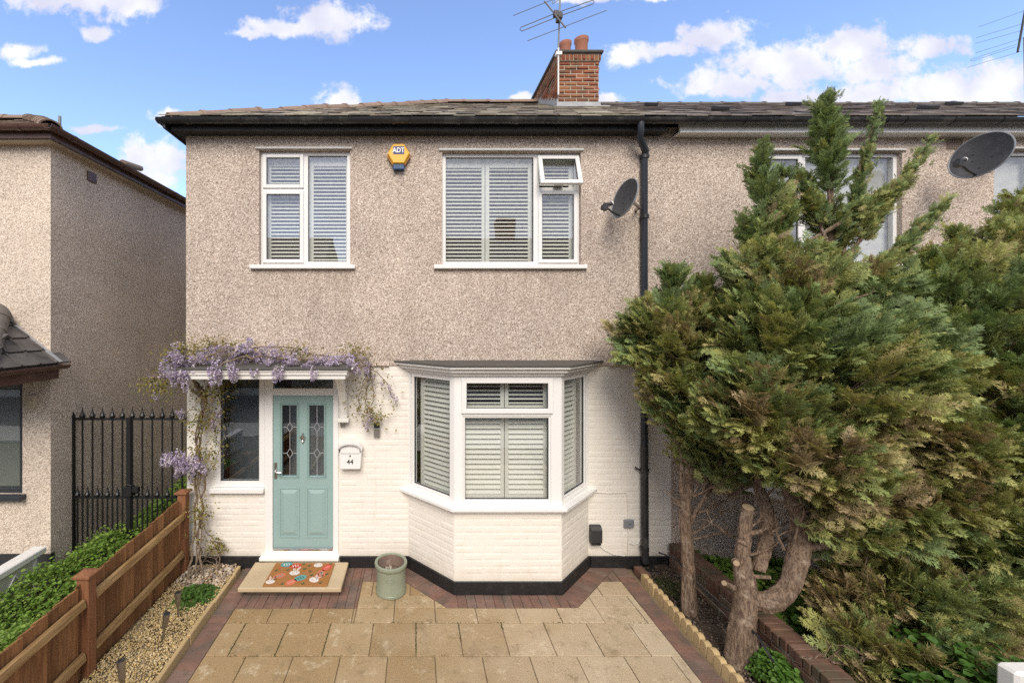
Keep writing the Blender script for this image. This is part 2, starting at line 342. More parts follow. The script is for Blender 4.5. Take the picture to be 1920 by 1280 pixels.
def brickmat(name, c1, c2, c3, dirt, dirt_amt):
    m, t, b, out, P = newmat(name)
    oi = nd(t, 'ShaderNodeObjectInfo').outputs['Random']
    c = ramp(t, oi, [(0.0, c1), (0.5, c2), (1.0, c3)])
    n2 = noise(t, P, 90.0, 4)
    k = maprange(t, noise(t, P, 14.0, 5), 0.25, 0.75, 0.72, 1.25, False)
    c = mixc(t, 1.0, c, nd(t, 'ShaderNodeCombineXYZ', {0: k, 1: k, 2: k}).outputs[0], 'MULTIPLY')
    c = mixc(t, mth(t, 'MULTIPLY', maprange(t, noise(t, P, 3.5, 7, 0.7), 0.46, 0.64), dirt_amt), c, dirt)
    put(t, b, c, 0.88, n2, 0.5, 0.004, 0, 0.25); return m
M['brick'] = brickmat('chimney_brick', (0.235, 0.075, 0.04), (0.29, 0.105, 0.052), (0.34, 0.165, 0.085), (0.11, 0.078, 0.052), 0.95)
M['wall_brick'] = brickmat('weathered_brick', (0.125, 0.068, 0.048), (0.155, 0.088, 0.062), (0.18, 0.11, 0.078), (0.085, 0.08, 0.05), 0.9)
M['block'] = brickmat('red_block_paver', (0.175, 0.108, 0.085), (0.215, 0.122, 0.092), (0.20, 0.138, 0.11), (0.105, 0.088, 0.072), 0.85)
def slabmat():
    m, t, b, out, P = newmat('sandstone_paving')
    oi = nd(t, 'ShaderNodeObjectInfo').outputs['Random']
    sp = nd(t, 'ShaderNodeSeparateXYZ', {0: P})
    clean = maprange(t, mth(t, 'ADD', sp.outputs[0], mth(t, 'MULTIPLY', mth(t, 'SUBTRACT', noise(t, P, 1.1, 5, 0.6), 0.5), 6.0)), -1.6, 3.4)
    tan = ramp(t, oi, [(0.0, (0.295, 0.20, 0.098)), (0.5, (0.335, 0.235, 0.122)), (1.0, (0.37, 0.268, 0.148))])
    pale = ramp(t, oi, [(0.0, (0.44, 0.355, 0.24)), (1.0, (0.50, 0.415, 0.295))])
    c = mixc(t, clean, tan, pale)
    scr = maprange(t, noise(t, P, 4.5, 9, 0.78), 0.54, 0.66)
    c = mixc(t, mth(t, 'MULTIPLY', scr, 0.7), c, (0.58, 0.49, 0.345))
    blk = maprange(t, noise(t, nd(t, 'ShaderNodeVectorMath', {0: P, 1: (3.7, 8.1, 0)}, operation='ADD').outputs[0], 3.0, 9, 0.8), 0.49, 0.68)
    c = mixc(t, mth(t, 'MULTIPLY', blk, 0.65), c, (0.19, 0.14, 0.075))
    n2 = noise(t, P, 130.0, 4)
    k = maprange(t, n2, 0.3, 0.7, 0.66, 1.3, False)
    c = mixc(t, 1.0, c, nd(t, 'ShaderNodeCombineXYZ', {0: k, 1: k, 2: k}).outputs[0], 'MULTIPLY')
    put(t, b, c, 0.85, mth(t, 'ADD', n2, noise(t, P, 9.0, 6)), 0.35, 0.006, 0, 0.25); return m
M['slab'] = slabmat()
def woodmat(name, c1, c2, axis, rnd=0.15, ring=26.0):
    m, t, b, out, P = newmat(name)
    sp = nd(t, 'ShaderNodeSeparateXYZ', {0: P}); s = [ring, ring, ring]; s[axis] = ring * 0.07
    q = nd(t, 'ShaderNodeCombineXYZ', {i: mth(t, 'MULTIPLY', sp.outputs[i], s[i]) for i in range(3)}).outputs[0]
    oi = nd(t, 'ShaderNodeObjectInfo').outputs['Random']
    q = nd(t, 'ShaderNodeVectorMath', {0: q, 1: nd(t, 'ShaderNodeCombineXYZ', {0: mth(t, 'MULTIPLY', oi, 37.0), 1: mth(t, 'MULTIPLY', oi, 91.0)}).outputs[0]}, operation='ADD').outputs[0]
    g = noise(t, q, 1.6, 7, 0.68)
    c = mixc(t, maprange(t, g, 0.34, 0.68), c1, c2)
    k = mth(t, 'ADD', 1 - rnd, mth(t, 'MULTIPLY', oi, 2 * rnd))
    c = mixc(t, 1.0, c, nd(t, 'ShaderNodeCombineXYZ', {0: k, 1: k, 2: k}).outputs[0], 'MULTIPLY')
    put(t, b, c, 0.78, g, 0.5, 0.006, 0, 0.25); return m
M['board'] = woodmat('stained_fence_board', (0.18, 0.083, 0.034), (0.29, 0.147, 0.064), 2, 0.30)
M['post'] = woodmat('stained_post', (0.20, 0.085, 0.04), (0.28, 0.13, 0.065), 2, 0.05)
M['rail'] = woodmat('weathered_rail', (0.22, 0.125, 0.05), (0.42, 0.28, 0.13), 1, 0.06)
M['bark'] = None
def barkmat(name, c1, c2, hi):
    m, t, b, out, P = newmat(name)
    sp = nd(t, 'ShaderNodeSeparateXYZ', {0: P})
    q = nd(t, 'ShaderNodeCombineXYZ', {0: mth(t, 'MULTIPLY', sp.outputs[0], 1.0), 1: mth(t, 'MULTIPLY', sp.outputs[1], 1.0), 2: mth(t, 'MULTIPLY', sp.outputs[2], 0.22)}).outputs[0]
    g = noise(t, q, 55.0, 7, 0.7); g2 = noise(t, P, 14.0, 5, 0.6)
    c = mixc(t, maprange(t, g, 0.36, 0.64), c1, c2)
    c = mixc(t, maprange(t, g2, 0.52, 0.75), c, hi)
    put(t, b, c, 0.9, mth(t, 'ADD', g, mth(t, 'MULTIPLY', noise(t, P, 120.0, 3), 0.4)), 1.0, 0.02, 0, 0.2); return m
M['bark'] = barkmat('cypress_bark', (0.105, 0.07, 0.05), (0.29, 0.21, 0.15), (0.38, 0.30, 0.23))
M['vine'] = barkmat('vine_bark', (0.14, 0.10, 0.07), (0.30, 0.23, 0.17), (0.36, 0.30, 0.22))
M['soil'] = simple('garden_soil', (0.085, 0.06, 0.042), 0.95, 0.5, 14.0, 120.0, 1.0, 0.02, dirt=(0.055, 0.062, 0.028), dirt_amt=0.4)
M['sand'] = simple('bedding_sand', (0.20, 0.15, 0.09), 0.95, 0.4, 10.0, 120.0, 0.6, 0.006)
M['gravel'] = attr_mat('gravel_stone', 0.8, var=0.2, vscale=60.0)
M['edge'] = simple('sandstone_edging', (0.47, 0.345, 0.175), 0.85, 0.2, 8.0, 90.0, 0.5, 0.005, rnd=0.1, dirt=(0.25, 0.2, 0.11), dirt_amt=0.55)
M['leafy'] = attr_mat('conifer_foliage', 0.62, trans=0.22, var=0.2, vscale=18.0)
M['leaf'] = attr_mat('broad_leaf', 0.5, trans=0.35, var=0.2, vscale=25.0)
M['petal'] = attr_mat('wisteria_petal', 0.55, trans=0.3, var=0.12, vscale=40.0)
M['concrete'] = simple('concrete', (0.36, 0.35, 0.32), 0.9, 0.15, 5.0, 90.0, 0.4)
M['asphalt'] = simple('asphalt', (0.05, 0.05, 0.052), 0.9, 0.2, 3.0, 200.0, 0.5)
M['ground'] = simple('earth', (0.10, 0.09, 0.06), 0.95, 0.3, 2.0, 30.0, 0.5)
# ================================================================== GROUND
XL, XR = -2.99, 3.33                       # our house: left corner, party wall
def struct(name, mb, mat, **k): return tag(mb.build(name, mat, **k), kind='structure')
struct('ground', MB().box(-300, 300, -300, 300, -0.30, -0.06), M['ground'])
struct('road', MB().box(-60, 60, -8.2, -2.6, -0.2, -0.05), M['asphalt'])
pv = struct('pavement', MB().box(-60, 60, -2.6, -0.9, -0.2, 0.0), M['concrete'])
struct('far_pavement', MB().box(-60, 60, -10.0, -8.2, -0.2, 0.02), M['concrete'])
drive = struct('driveway', MB().box(-2.26, 2.80, -0.9, 5.52, -0.15, -0.014), M['sand'])
# --- paving slabs (450 mm square, half bond) and red block borders, each its own piece
def clip_poly(poly, a, b, c):               # keep a*x+b*y<=c
    out = []
    for i in range(len(poly)):
        p, q = poly[i], poly[(i + 1) % len(poly)]
        dp, dq = a * p[0] + b * p[1] - c, a * q[0] + b * q[1] - c
        if dp <= 0: out.append(p)
        if dp * dq < 0:
            s = dp / (dp - dq); out.append((p[0] + (q[0] - p[0]) * s, p[1] + (q[1] - p[1]) * s))
    return out
def area(poly): return 0.5 * abs(sum(poly[i][0] * poly[(i + 1) % len(poly)][1] - poly[(i + 1) % len(poly)][0] * poly[i][1] for i in range(len(poly)))) if len(poly) > 2 else 0
def paver(name, poly, z, mat, thick=0.04, gap=0.004, ch=0.004):
    if area(poly) < 0.0012: return
    cx = sum(p[0] for p in poly) / len(poly); cy = sum(p[1] for p in poly) / len(poly); n = len(poly)
    def ins(e):
        r = []
        for i in range(n):                   # offset each edge inwards
            a, b, c = Vector(poly[i - 1]), Vector(poly[i]), Vector(poly[(i + 1) % n])
            d1 = (b - a).normalized(); d2 = (c - b).normalized(); n1 = Vector((-d1.y, d1.x)); n2 = Vector((-d2.y, d2.x))
            k = 1 + n1.dot(n2)
            q = b + (n1 + n2) * (e / k if k > 0.2 else e); r.append((q.x - cx, q.y - cy))
        return r
    A, B = ins(gap), ins(gap + ch); tx, ty = random.gauss(0, 0.0016), random.gauss(0, 0.0016)
    dzz = random.gauss(0, 0.0012)
    zt = lambda p: dzz + p[0] * tx + p[1] * ty
    vs_ = [(x, y, -thick) for x, y in A] + [(x, y, zt((x, y)) - ch * 0.8) for x, y in A] + [(x, y, zt((x, y))) for x, y in B]
    fs_ = []
    for k in (0, n):
        fs_ += [(k + i, k + (i + 1) % n, k + n + (i + 1) % n, k + n + i) for i in range(n)]
    fs_.append(tuple(range(2 * n, 3 * n)))
    MB().add(vs_, fs_).build(name, mat, drive, m=TR(cx, cy, z))
SX0, SX1 = -2.02, 2.53
rows = [(4.47, 4.92, -1.59), (4.02, 4.47, -1.80), (3.57, 4.02, -1.62)]
y = 3.57; k = 0
while y > 0.6: rows.append((y - 0.45, y, -1.80 if k % 2 == 0 else -1.60)); y -= 0.45; k += 1
def slab_row(y0, y1, off, x0, x1, clips=()):
    x = off - 0.45 * 3
    while x < x1:
        a, b = max(x, x0), min(x + 0.45, x1)
        if b - a > 0.03:
            poly = [(a, y0), (b, y0), (b, y1), (a, y1)]
            for c in clips:
                poly = clip_poly(poly, *c)
                if len(poly) < 3: break
            if len(poly) > 2: paver('paving_slab', poly, 0.0, M['slab'])
        x += 0.45
for (y0, y1, off) in rows[1:]: slab_row(y0, y1, off, SX0, SX1)
# rows by the house: left part stops at the step apron, the middle runs round the bay border
BAY_A, BAY_B, BAY_C, BAY_D = (-0.10, 5.5), (0.45, 4.95), (1.71, 4.95), (2.25, 5.5)
BO = 0.245                                   # outer line of the block border round the bay
lcl = 5.40 - BO * 1.414; rcl = BAY_D[0] - 5.5
slab_row(4.47, 4.70, -1.59, SX0, -0.66)
slab_row(4.47, 4.95 - BO, -1.59, -0.66, SX1)
for (y0, y1, off) in ((4.95 - BO, 4.92, -1.59), (4.92, 5.19, -1.42)):
    slab_row(y0, y1, off, -0.66, 1.0, [(1, 1, lcl)])
    slab_row(y0, y1, off, 1.0, SX1, [(-1, 1, -(BAY_D[0] + BO * 1.414) + 5.5)])
def block_run(ox, oy, dx, dy, nx, ny, length, width, pitch, clips=()):   # blocks laid side by side along (dx,dy), their length along (nx,ny)
    s = 0.0
    while s < length - 0.02:
        e = min(s + pitch, length)
        poly = [(ox + dx * s, oy + dy * s), (ox + dx * e, oy + dy * e), (ox + dx * e + nx * width, oy + dy * e + ny * width), (ox + dx * s + nx * width, oy + dy * s + ny * width)]
        if sum(poly[i][0] * poly[(i + 1) % 4][1] - poly[(i + 1) % 4][0] * poly[i][1] for i in range(4)) < 0: poly.reverse()
        for c in clips:
            poly = clip_poly(poly, *c)
            if len(poly) < 3: break
        if len(poly) > 2: paver('block_paver', poly, 0.0, M['block'], gap=0.002, ch=0.003)
        s += pitch
block_run(SX0, 0.6, 0, 1, -1, 0, 4.88, 0.20, 0.102)                     # left border
block_run(SX1, 0.6, 0, 1, 1, 0, 4.88, 0.20, 0.102)                      # right border
pb = 0.105
block_run(BAY_B[0] + 0.02 - 0.414 * BO, 4.95 - BO, 1, 0, 0, 1, 1.26 + 0.8 * BO - 0.04, BO - 0.02, pb)          # bay front
q = 0.7071
block_run(-0.10 - 1.414 * BO, 5.5, q, -q, q, q, 1.2, BO - 0.02, pb, [(0, -1, -(4.95 - BO)), (1, 1 + math.sqrt(2), (BAY_B[0] - 0.414 * BO) + (1 + math.sqrt(2)) * 4.95 + 99)] and [(0, -1, -(4.95 - BO)), (1, -0.414, BAY_B[0] + 0.02 - 0.414 * 4.95), (0, 1, 5.49)])
block_run(BAY_D[0] + 1.414 * BO, 5.5, -q, -q, -q, q, 1.2, BO - 0.02, pb, [(0, -1, -(4.95 - BO)), (-1, -0.414, -(BAY_C[0] - 0.02) - 0.414 * 4.95), (0, 1, 5.49)])
for yy in (4.70, 4.90, 5.10, 5.30):                                     # apron round the door step
    block_run(SX0, yy, 1, 0, 0, 1, -0.66 - SX0, 0.20 if yy < 5.2 else 0.19, 0.102)
for yy, ww in ((5.19, 0.20), (5.39, 0.10)):
    block_run(-0.66, yy, 1, 0, 0, 1, 1.0, ww, 0.102, [(1, 1, lcl)])
    block_run(1.9, yy, 1, 0, 0, 1, SX1 - 1.9, ww, 0.102, [(-1, 1, -(BAY_D[0] + BO * 1.414) + 5.5)])
# --- beds and gardens
def bumpy(name, x0, x1, y0, y1, z, amp, mat, n=0.06, kind='structure', slope=0.0):
    nx, ny = max(2, int((x1 - x0) / n)), max(2, int((y1 - y0) / n))
    X, Y = np.meshgrid(np.linspace(x0, x1, nx), np.linspace(y0, y1, ny))
    Z = z + slope * (X - x0) + amp * (np.sin(X * 7.3 + 1) * np.cos(Y * 5.1) * 0.5 + np.sin(X * 17 + Y * 13) * 0.25) + RNG.normal(0, amp * 0.22, X.shape)
    idx = np.arange(nx * ny).reshape(ny, nx)
    F = np.stack([idx[:-1, :-1], idx[:-1, 1:], idx[1:, 1:], idx[1:, :-1]], -1).reshape(-1, 4)
    return tag(big(name, np.stack([X, Y, Z], -1).reshape(-1, 3), F, mat, smooth=True), kind=kind)
bumpy('gravel_bed', -2.95, -2.27, -0.9, 5.5, 0.02, 0.02, M['sand'])
bumpy('soil_bed', 2.86, 3.27, -0.9, 5.5, 0.03, 0.035, M['soil'])
bumpy('neighbour_garden', 3.45, 9.5, -0.9, 5.6, 0.02, 0.05, M['soil'], 0.1)
bumpy('side_passage', -4.55, -2.98, -0.9, 9.5, 0.03, 0.05, M['soil'], 0.1)

# ================================================================== HOUSES
def wall(mb, x0, x1, z0, z1, holes, y0, y1):
    xs = sorted({x0, x1, *[min(max(h[i], x0), x1) for h in holes for i in (0, 1)]})
    zs = sorted({z0, z1, *[min(max(h[i], z0), z1) for h in holes for i in (2, 3)]})
    def solid(i, j):
        if i < 0 or j < 0 or i >= len(xs) - 1 or j >= len(zs) - 1: return False
        cx, cz = (xs[i] + xs[i + 1]) / 2, (zs[j] + zs[j + 1]) / 2
        return not any(h[0] < cx < h[1] and h[2] < cz < h[3] for h in holes)
    for i in range(len(xs) - 1):
        for j in range(len(zs) - 1):
            if not solid(i, j): continue
            a, b, c, d = xs[i], xs[i + 1], zs[j], zs[j + 1]
            v_ = [(a, y0, c), (b, y0, c), (b, y0, d), (a, y0, d), (a, y1, c), (b, y1, c), (b, y1, d), (a, y1, d)]
            f_ = [(0, 1, 2, 3), (7, 6, 5, 4)]
            if not solid(i - 1, j): f_.append((0, 3, 7, 4))
            if not solid(i + 1, j): f_.append((1, 5, 6, 2))
            if not solid(i, j - 1): f_.append((0, 4, 5, 1))
            if not solid(i, j + 1): f_.append((3, 2, 6, 7))
            mb.add(v_, f_)
    return mb
def slat_mesh():
    w, h = 0.031, 0.0045
    prof = [(-w, 0), (-w * 0.5, -h), (w * 0.5, -h), (w, 0), (w * 0.5, h), (-w * 0.5, h)]
    return mesh_of(MB().prism_yz(prof, -0.5, 0.5), M['shutter'], 'louvre', smooth=True)
LOUVRE = slat_mesh()
def louvres(F, parent, x0, x1, z0, z1, y, pitch, tilt):
    n = max(1, int(round((z1 - z0) / pitch))); w = pitch / 0.056
    for i in range(n):
        z = z0 + (i + 0.5) * (z1 - z0) / n
        share('louvre', LOUVRE, parent, F @ TR((x0 + x1) / 2, y, z) @ Matrix.Rotation(R(tilt + random.gauss(0, 1.2)), 4, 'X') @ Matrix.Diagonal((x1 - x0, w, w, 1)))
def pane(F, parent, x0, x1, z0, z1, y, mat='glass', name='pane'):
    return MB(F).box(x0, x1, y, y + 0.008, z0, z1).build(name, M[mat], parent)
def sash(F, parent, x0, x1, z0, z1, y0, w=0.05, d=0.05, glass='glass', name='sash'):
    MB(F).frame(x0, x1, z0, z1, w, y0, y0 + d).build(name, M['white'], parent, bevel=0.006)
    gk = MB(F); gk.frame(x0 + w - 0.001, x1 - w + 0.001, z0 + w - 0.001, z1 - w + 0.001, 0.006, y0 + 0.012, y0 + 0.03); gk.build('glazing_seal', M['dark'], parent)
    pane(F, parent, x0 + w, x1 - w, z0 + w, z1 - w, y0 + 0.02, glass)
BRICK_ME = None
def brick_mesh(mat, inset=0.013, lx=0.2125, lz=0.065):
    a, c = 0.5 - inset / lx, 0.5 - inset / lz
    v_ = [(-.5, 0, -.5), (.5, 0, -.5), (.5, 0, .5), (-.5, 0, .5), (-a, -1, -c), (a, -1, -c), (a, -1, c), (-a, -1, c)]
    return v_, [(4, 5, 6, 7), (0, 1, 5, 4), (1, 2, 6, 5), (2, 3, 7, 6), (3, 0, 4, 7)]
def lay_bricks(F, x0, x1, z0, z1, holes, proud=0.0019, course=0.075, blen=0.2225, joint=0.010, jitter=1.0):
    out = []; nrow = int((z1 - z0) / course + 0.3); ch = (z1 - z0) / nrow
    for r in range(nrow):
        za, zb = z0 + r * ch, z0 + (r + 1) * ch; zc = (za + zb) / 2
        spans = [(x0, x1)]
        for h in holes:
            if h[2] < zc < h[3]:
                spans = [s for (a, b) in spans for s in ((a, min(b, h[0])), (max(a, h[1]), b)) if s[1] - s[0] > 0.03]
        for (a, b) in spans:
            x = x0 - (blen / 2 if r % 2 else 0.0)
            while x < b:
                l, rr = max(x, a), min(x + blen, b)
                if rr - l > 0.035:
                    p = proud * (1 + jitter * random.uniform(-0.8, 0.8))
                    m = F @ TR((l + rr) / 2 + random.gauss(0, 0.001) * jitter, 0, zc + random.gauss(0, 0.0012) * jitter) @ Matrix.Rotation(random.gauss(0, 0.006) * jitter, 4, 'Y') @ Matrix.Diagonal((rr - l - joint, p, ch - joint, 1))
                    out.append((m, rr - l))
                x += blen
    return out
def set_bricks(groups, mat, limit, name='brick', rest='brickwork'):     # groups: list of (parent, [(matrix, length)]); at most limit separate pieces
    v_, f_ = brick_mesh(mat); me = mesh_of(MB().add(v_, f_), mat, name)
    allb = [(l / (Vector(m.translation) - cam.location).length_squared * (0.4 if m.translation.x > 2.75 else 1.0), p, m) for p, L in groups for m, l in L]
    allb.sort(key=lambda q_: -q_[0]); restmb = {}
    for i, (_, p, m) in enumerate(allb):
        if i < limit: share(name, me, p, m)
        else: restmb.setdefault(p.name, (p, MB()))[1].add(v_, f_, None, m)
    for p, mb in restmb.values(): mb.build(rest, mat, p, kind='stuff')
def bayoff(e): return [(-0.10 - 1.414 * e, 5.5), (0.45 - 0.414 * e, 4.95 - e), (1.71 + 0.414 * e, 4.95 - e), (2.25 + 1.414 * e, 5.5)]
def bay_faces():
    return [(TR(*BAY_A, 0) @ rotz(R(-45)), 0.778), (TR(*BAY_B, 0), 1.26), (TR(*BAY_C, 0) @ rotz(R(45.5)), 0.771)]
EZ, EY, RY, RZ = 5.74, 5.22, 9.0, 7.87      # eaves and ridge of the terrace roof
TAN = (RZ - EZ) / (RY - EY)
def slates(mb, xa, xb, y0, y1, z0, tan, wid=0.26, ex=0.2, tones=((0.16, 0.14, 0.12),), lich=(0.40, 0.37, 0.29), lichp=0.16):
    L = math.hypot(y1 - y0, (y1 - y0) * tan); n = int(L / ex); ang = math.atan(tan)
    for r in range(n):
        yy = y0 + (y1 - y0) * r / n; zz = z0 + (yy - y0) * tan
        x = xa(yy) - (wid / 2 if r % 2 else 0) - random.random() * 0.01
        while x < xb:
            l = max(x, xa(yy))
            if x + wid - l > 0.03:
                tn = random.choice(tones); k = random.uniform(0.65, 1.3); c = tuple(k * q_ for q_ in tn)
                if random.random() < lichp: c = tuple(0.4 * a + 0.6 * b for a, b in zip(c, lich))
                T_ = TR((l + x + wid) / 2, yy + random.gauss(0, 0.006), zz + 0.012 + abs(random.gauss(0, 0.005))) @ Matrix.Rotation(ang - 0.03 + random.gauss(0, 0.008), 4, 'X') @ rotz(random.gauss(0, 0.008))
                h = (x + wid - l) / 2 - 0.003
                mb.box(-h, h, -0.02, ex + 0.03, -0.004, 0.005, c, T_)
            x += wid
def half_round(mb, x0, x1, y, z, r=0.058, n=8):
    prof = [(y - r * math.cos(math.pi * i / n), z - r * math.sin(math.pi * i / n)) for i in range(n + 1)]
    prof += [(y + (r - 0.006) * math.cos(math.pi * i / n), z - (r - 0.006) * math.sin(math.pi * i / n)) for i in range(n + 1)]
    mb.prism_yz(prof, x0, x1)
def ridge_tile_mesh(r=0.115, L=0.44):
    mb = MB(); n = 8
    prof = [(r * math.cos(math.pi * i / n), r * 0.8 * math.sin(math.pi * i / n)) for i in range(n + 1)] + [((r - 0.02) * math.cos(math.pi * i / n), (r - 0.02) * 0.8 * math.sin(math.pi * i / n)) for i in range(n, -1, -1)]
    mb.prism_yz(prof, 0, L)
    prof2 = [((r + 0.012) * math.cos(math.pi * i / n), (r + 0.012) * 0.8 * math.sin(math.pi * i / n)) for i in range(n + 1)] + [((r - 0.001) * math.cos(math.pi * i / n), (r - 0.001) * 0.8 * math.sin(math.pi * i / n)) for i in range(n, -1, -1)]
    mb.prism_yz(prof2, L - 0.03, L + 0.02)
    return mesh_of(mb, M['ridge'], 'ridge_tile', smooth=True)
RIDGE = ridge_tile_mesh()
RIDGE_GREY = RIDGE.copy(); RIDGE_GREY.materials.clear(); RIDGE_GREY.materials.append(simple('grey_hip_tile', (0.125, 0.112, 0.10), 0.85, 0.25, 6.0, 60.0, 0.5, 0.006, dirt=(0.2, 0.19, 0.15), dirt_amt=0.5))
def ridge_line(parent, a, b, L=0.44, me=None):
    a, b = Vector(a), Vector(b); d = b - a; n = int(d.length / L); u_ = d.normalized(); side = Vector((0, 0, 1)).cross(u_).normalized(); up = u_.cross(side)
    rm = Matrix((u_, side, up)).transposed().to_4x4()
    for i in range(n):
        p = a + d * (i / n)
        share('ridge_tile', me or RIDGE, parent, TR(p.x, p.y, p.z + random.gauss(0, 0.006)) @ rm @ Matrix.Rotation(random.gauss(0, 0.03), 4, 'X') @ Matrix.Diagonal((d.length / n / L * 0.99, 1, 1, 1)))

def top_window(F, house, x0, x1, z0, z1, kind):
    """kind 'narrow' or 'wide'; F has its y axis pointing into the house"""
    w = MB(F); w.frame(x0, x1, z0, z1, 0.05, 0.035, 0.10)
    zt = PZ(354)
    if kind == 'narrow': xm = x0 + (PX(572) - PX(487)); w.box(xm - 0.03, xm + 0.03, 0.036, 0.10, z0 + 0.05, z1 - 0.05); cols = ((x0, xm, True), (xm, x1, False))
    else: xm = x0 + (PX(1006) - PX(829)); w.box(xm - 0.03, xm + 0.03, 0.036, 0.10, z0 + 0.05, z1 - 0.05); cols = ((x0, xm, False), (xm, x1, True))
    a, b = [c[:2] for c in cols if c[2]][0]
    w.box(a + 0.03, b - 0.03, 0.037, 0.10, zt - 0.03, zt + 0.03)
    win = w.build('window', M['white'], house, bevel=0.004)
    MB(F).box(x0 - 0.11, x1 + 0.07, -0.075, 0.05, z0 - 0.055, z0 - 0.004).build('sill', M['white'], win, bevel=0.006)
    hd = MB(F); hd.prism_yz([(-0.055, z1 + 0.012), (0.03, z1 + 0.004), (0.03, z1 + 0.045), (-0.02, z1 + 0.05)], x0 - 0.045, x1 + 0.03); hd.build('head_drip', M['white_paint'], win)
    return win, cols, zt
def shutter_panel(F, win, x0, x1, z0, z1, y, st, pitch, tilt, top=None):
    fr = MB(F); fr.frame(x0, x1, z0, z1, st, y - 0.014, y + 0.014, wb=0.05, wt=top or 0.05); fr.build('shutter_frame', M['shutter'], win, bevel=0.003)
    louvres(F, win, x0 + st, x1 - st, z0 + 0.05, z1 - (top or 0.05), y, pitch, tilt)

def bay(house, T, main):
    """the three-sided bay with its window; T places it (mirror for the neighbour)"""
    bw = MB(T).prism([BAY_A, BAY_B, BAY_C, BAY_D], 0.0, 0.985).build('bay_wall', M['cream'] if main else M['dash'], house)
    if main:
        MB(T).prism(bayoff(0.022), -0.01, 0.150).build('bay_plinth', M['black'], house, bevel=0.004)
    sill_poly = bayoff(0.085)
    MB(T).prism(sill_poly, 0.99, 1.035).build('bay_sill', M['white'], house, bevel=0.008)
    MB(T).prism(bayoff(0.035), 0.955, 0.99).build('bay_sill_board', M['white'], house, bevel=0.004)
    posts = MB(T); z0, z1 = 1.035, 2.56
    bwin = None
    for fi, (F0, L) in enumerate(bay_faces()):
        F = T @ F0
        if bwin is None:
            posts = MB(T)
            for fj, (G, LL) in enumerate(bay_faces()):
                fp = MB(T @ G)
                a0, b0 = ((0.03, 0.075), (0.105, 0.125), (0.075, 0.03))[fj]
                posts.box(0, a0, 0.0, 0.09, z0, z1, T=G); posts.box(LL - b0, LL, 0.0, 0.09, z0, z1, T=G)
                posts.box(a0, LL - b0, 0.002, 0.09, z0, z0 + 0.045, T=G); posts.box(a0, LL - b0, 0.002, 0.09, z1 - 0.035, z1, T=G)
            bwin = posts.build('bay_window', M['white'], house, bevel=0.006)
            cr = MB(T); cr.prism([(0.45, 4.95), (0.52, 4.95), (0.50, 5.03), (0.43, 5.02)], z0, z1)
        if fi == 1:
            a, b, zt = 0.105, L - 0.125, 2.105
            MB(F).box(a, b, 0.001, 0.085, zt - 0.022, zt + 0.022).build('transom', M['white'], bwin, bevel=0.004)
            sash(F, bwin, a - 0.022, b + 0.022, zt + 0.012, z1 - 0.028, -0.022, 0.06, 0.05)
            gk = MB(F); gk.frame(a + 0.02, b - 0.02, z0 + 0.068, zt - 0.022, 0.007, 0.03, 0.05); gk.build('glazing_seal', M['dark'], bwin)
            MB(F).frame(a, b, z0 + 0.044, zt - 0.021, 0.022, 0.012, 0.07).build('bead', M['white'], bwin, bevel=0.004)
            pane(F, bwin, a + 0.02, b - 0.02, z0 + 0.06, zt - 0.02, 0.04)
            if main:
                xm = (a + b) / 2
                for (p0, p1) in ((a, xm - 0.004), (xm + 0.004, b)):
                    shutter_panel(F, bwin, p0, p1, z0 + 0.03, zt + 0.03, 0.16, 0.045, 0.062, 52)
                    shutter_panel(F, bwin, p0, p1, zt + 0.032, z1 - 0.02, 0.16, 0.045, 0.052, 12)
            else: MB(F).box(a, b, 0.16, 0.17, z0, z1).build('net_curtain', M['net'], bwin)
        else:
            a, b = 0.05, L - 0.05
            MB(F).frame(a, b, z0 + 0.044, z1 - 0.034, 0.035, 0.012, 0.075).build('bead', M['white'], bwin, bevel=0.004)
            gk = MB(F); gk.frame(a + 0.033, b - 0.033, z0 + 0.078, z1 - 0.068, 0.008, 0.03, 0.05); gk.build('glazing_seal', M['dark'], bwin)
            pane(F, bwin, a + 0.03, b - 0.03, z0 + 0.07, z1 - 0.06, 0.04)
            if main: shutter_panel(F, bwin, a + (0.06 if fi == 0 else 0.0), b - (0.0 if fi == 0 else 0.06), z0 + 0.03, z1 - 0.02, 0.13, 0.07, 0.060, 40)
            else: MB(F).box(a, b, 0.13, 0.14, z0, z1).build('net_curtain', M['net'], bwin)
    # moulded fascia and lead-grey flat roof
    rf = MB(T).prism(bayoff(0.04), 2.56, 2.60); rf.prism(bayoff(0.09), 2.60, 2.645); rf.prism(bayoff(0.135), 2.645, 2.675)
    br = rf.build('bay_fascia', M['white_paint'], house, bevel=0.006)
    o_, i_ = bayoff(0.15), bayoff(-0.02)
    top = MB(T); n = 4
    vs_ = [(x, y, 2.676) for x, y in o_] + [(x, y, 2.692) for x, y in o_] + [(x, 5.5, 2.70) if k in (0, 3) else (x, y + 0.35, 2.70) for k, (x, y) in enumerate(i_)]
    fs_ = [(3, 2, 1, 0)] + [(i, i + 1, n + i + 1, n + i) for i in range(3)] + [(n + i, n + i + 1, 2 * n + i + 1, 2 * n + i) for i in range(3)] + [(8, 9, 10, 11)]
    top.add(vs_, fs_).build('bay_roof', M['felt'], house)
    return bw

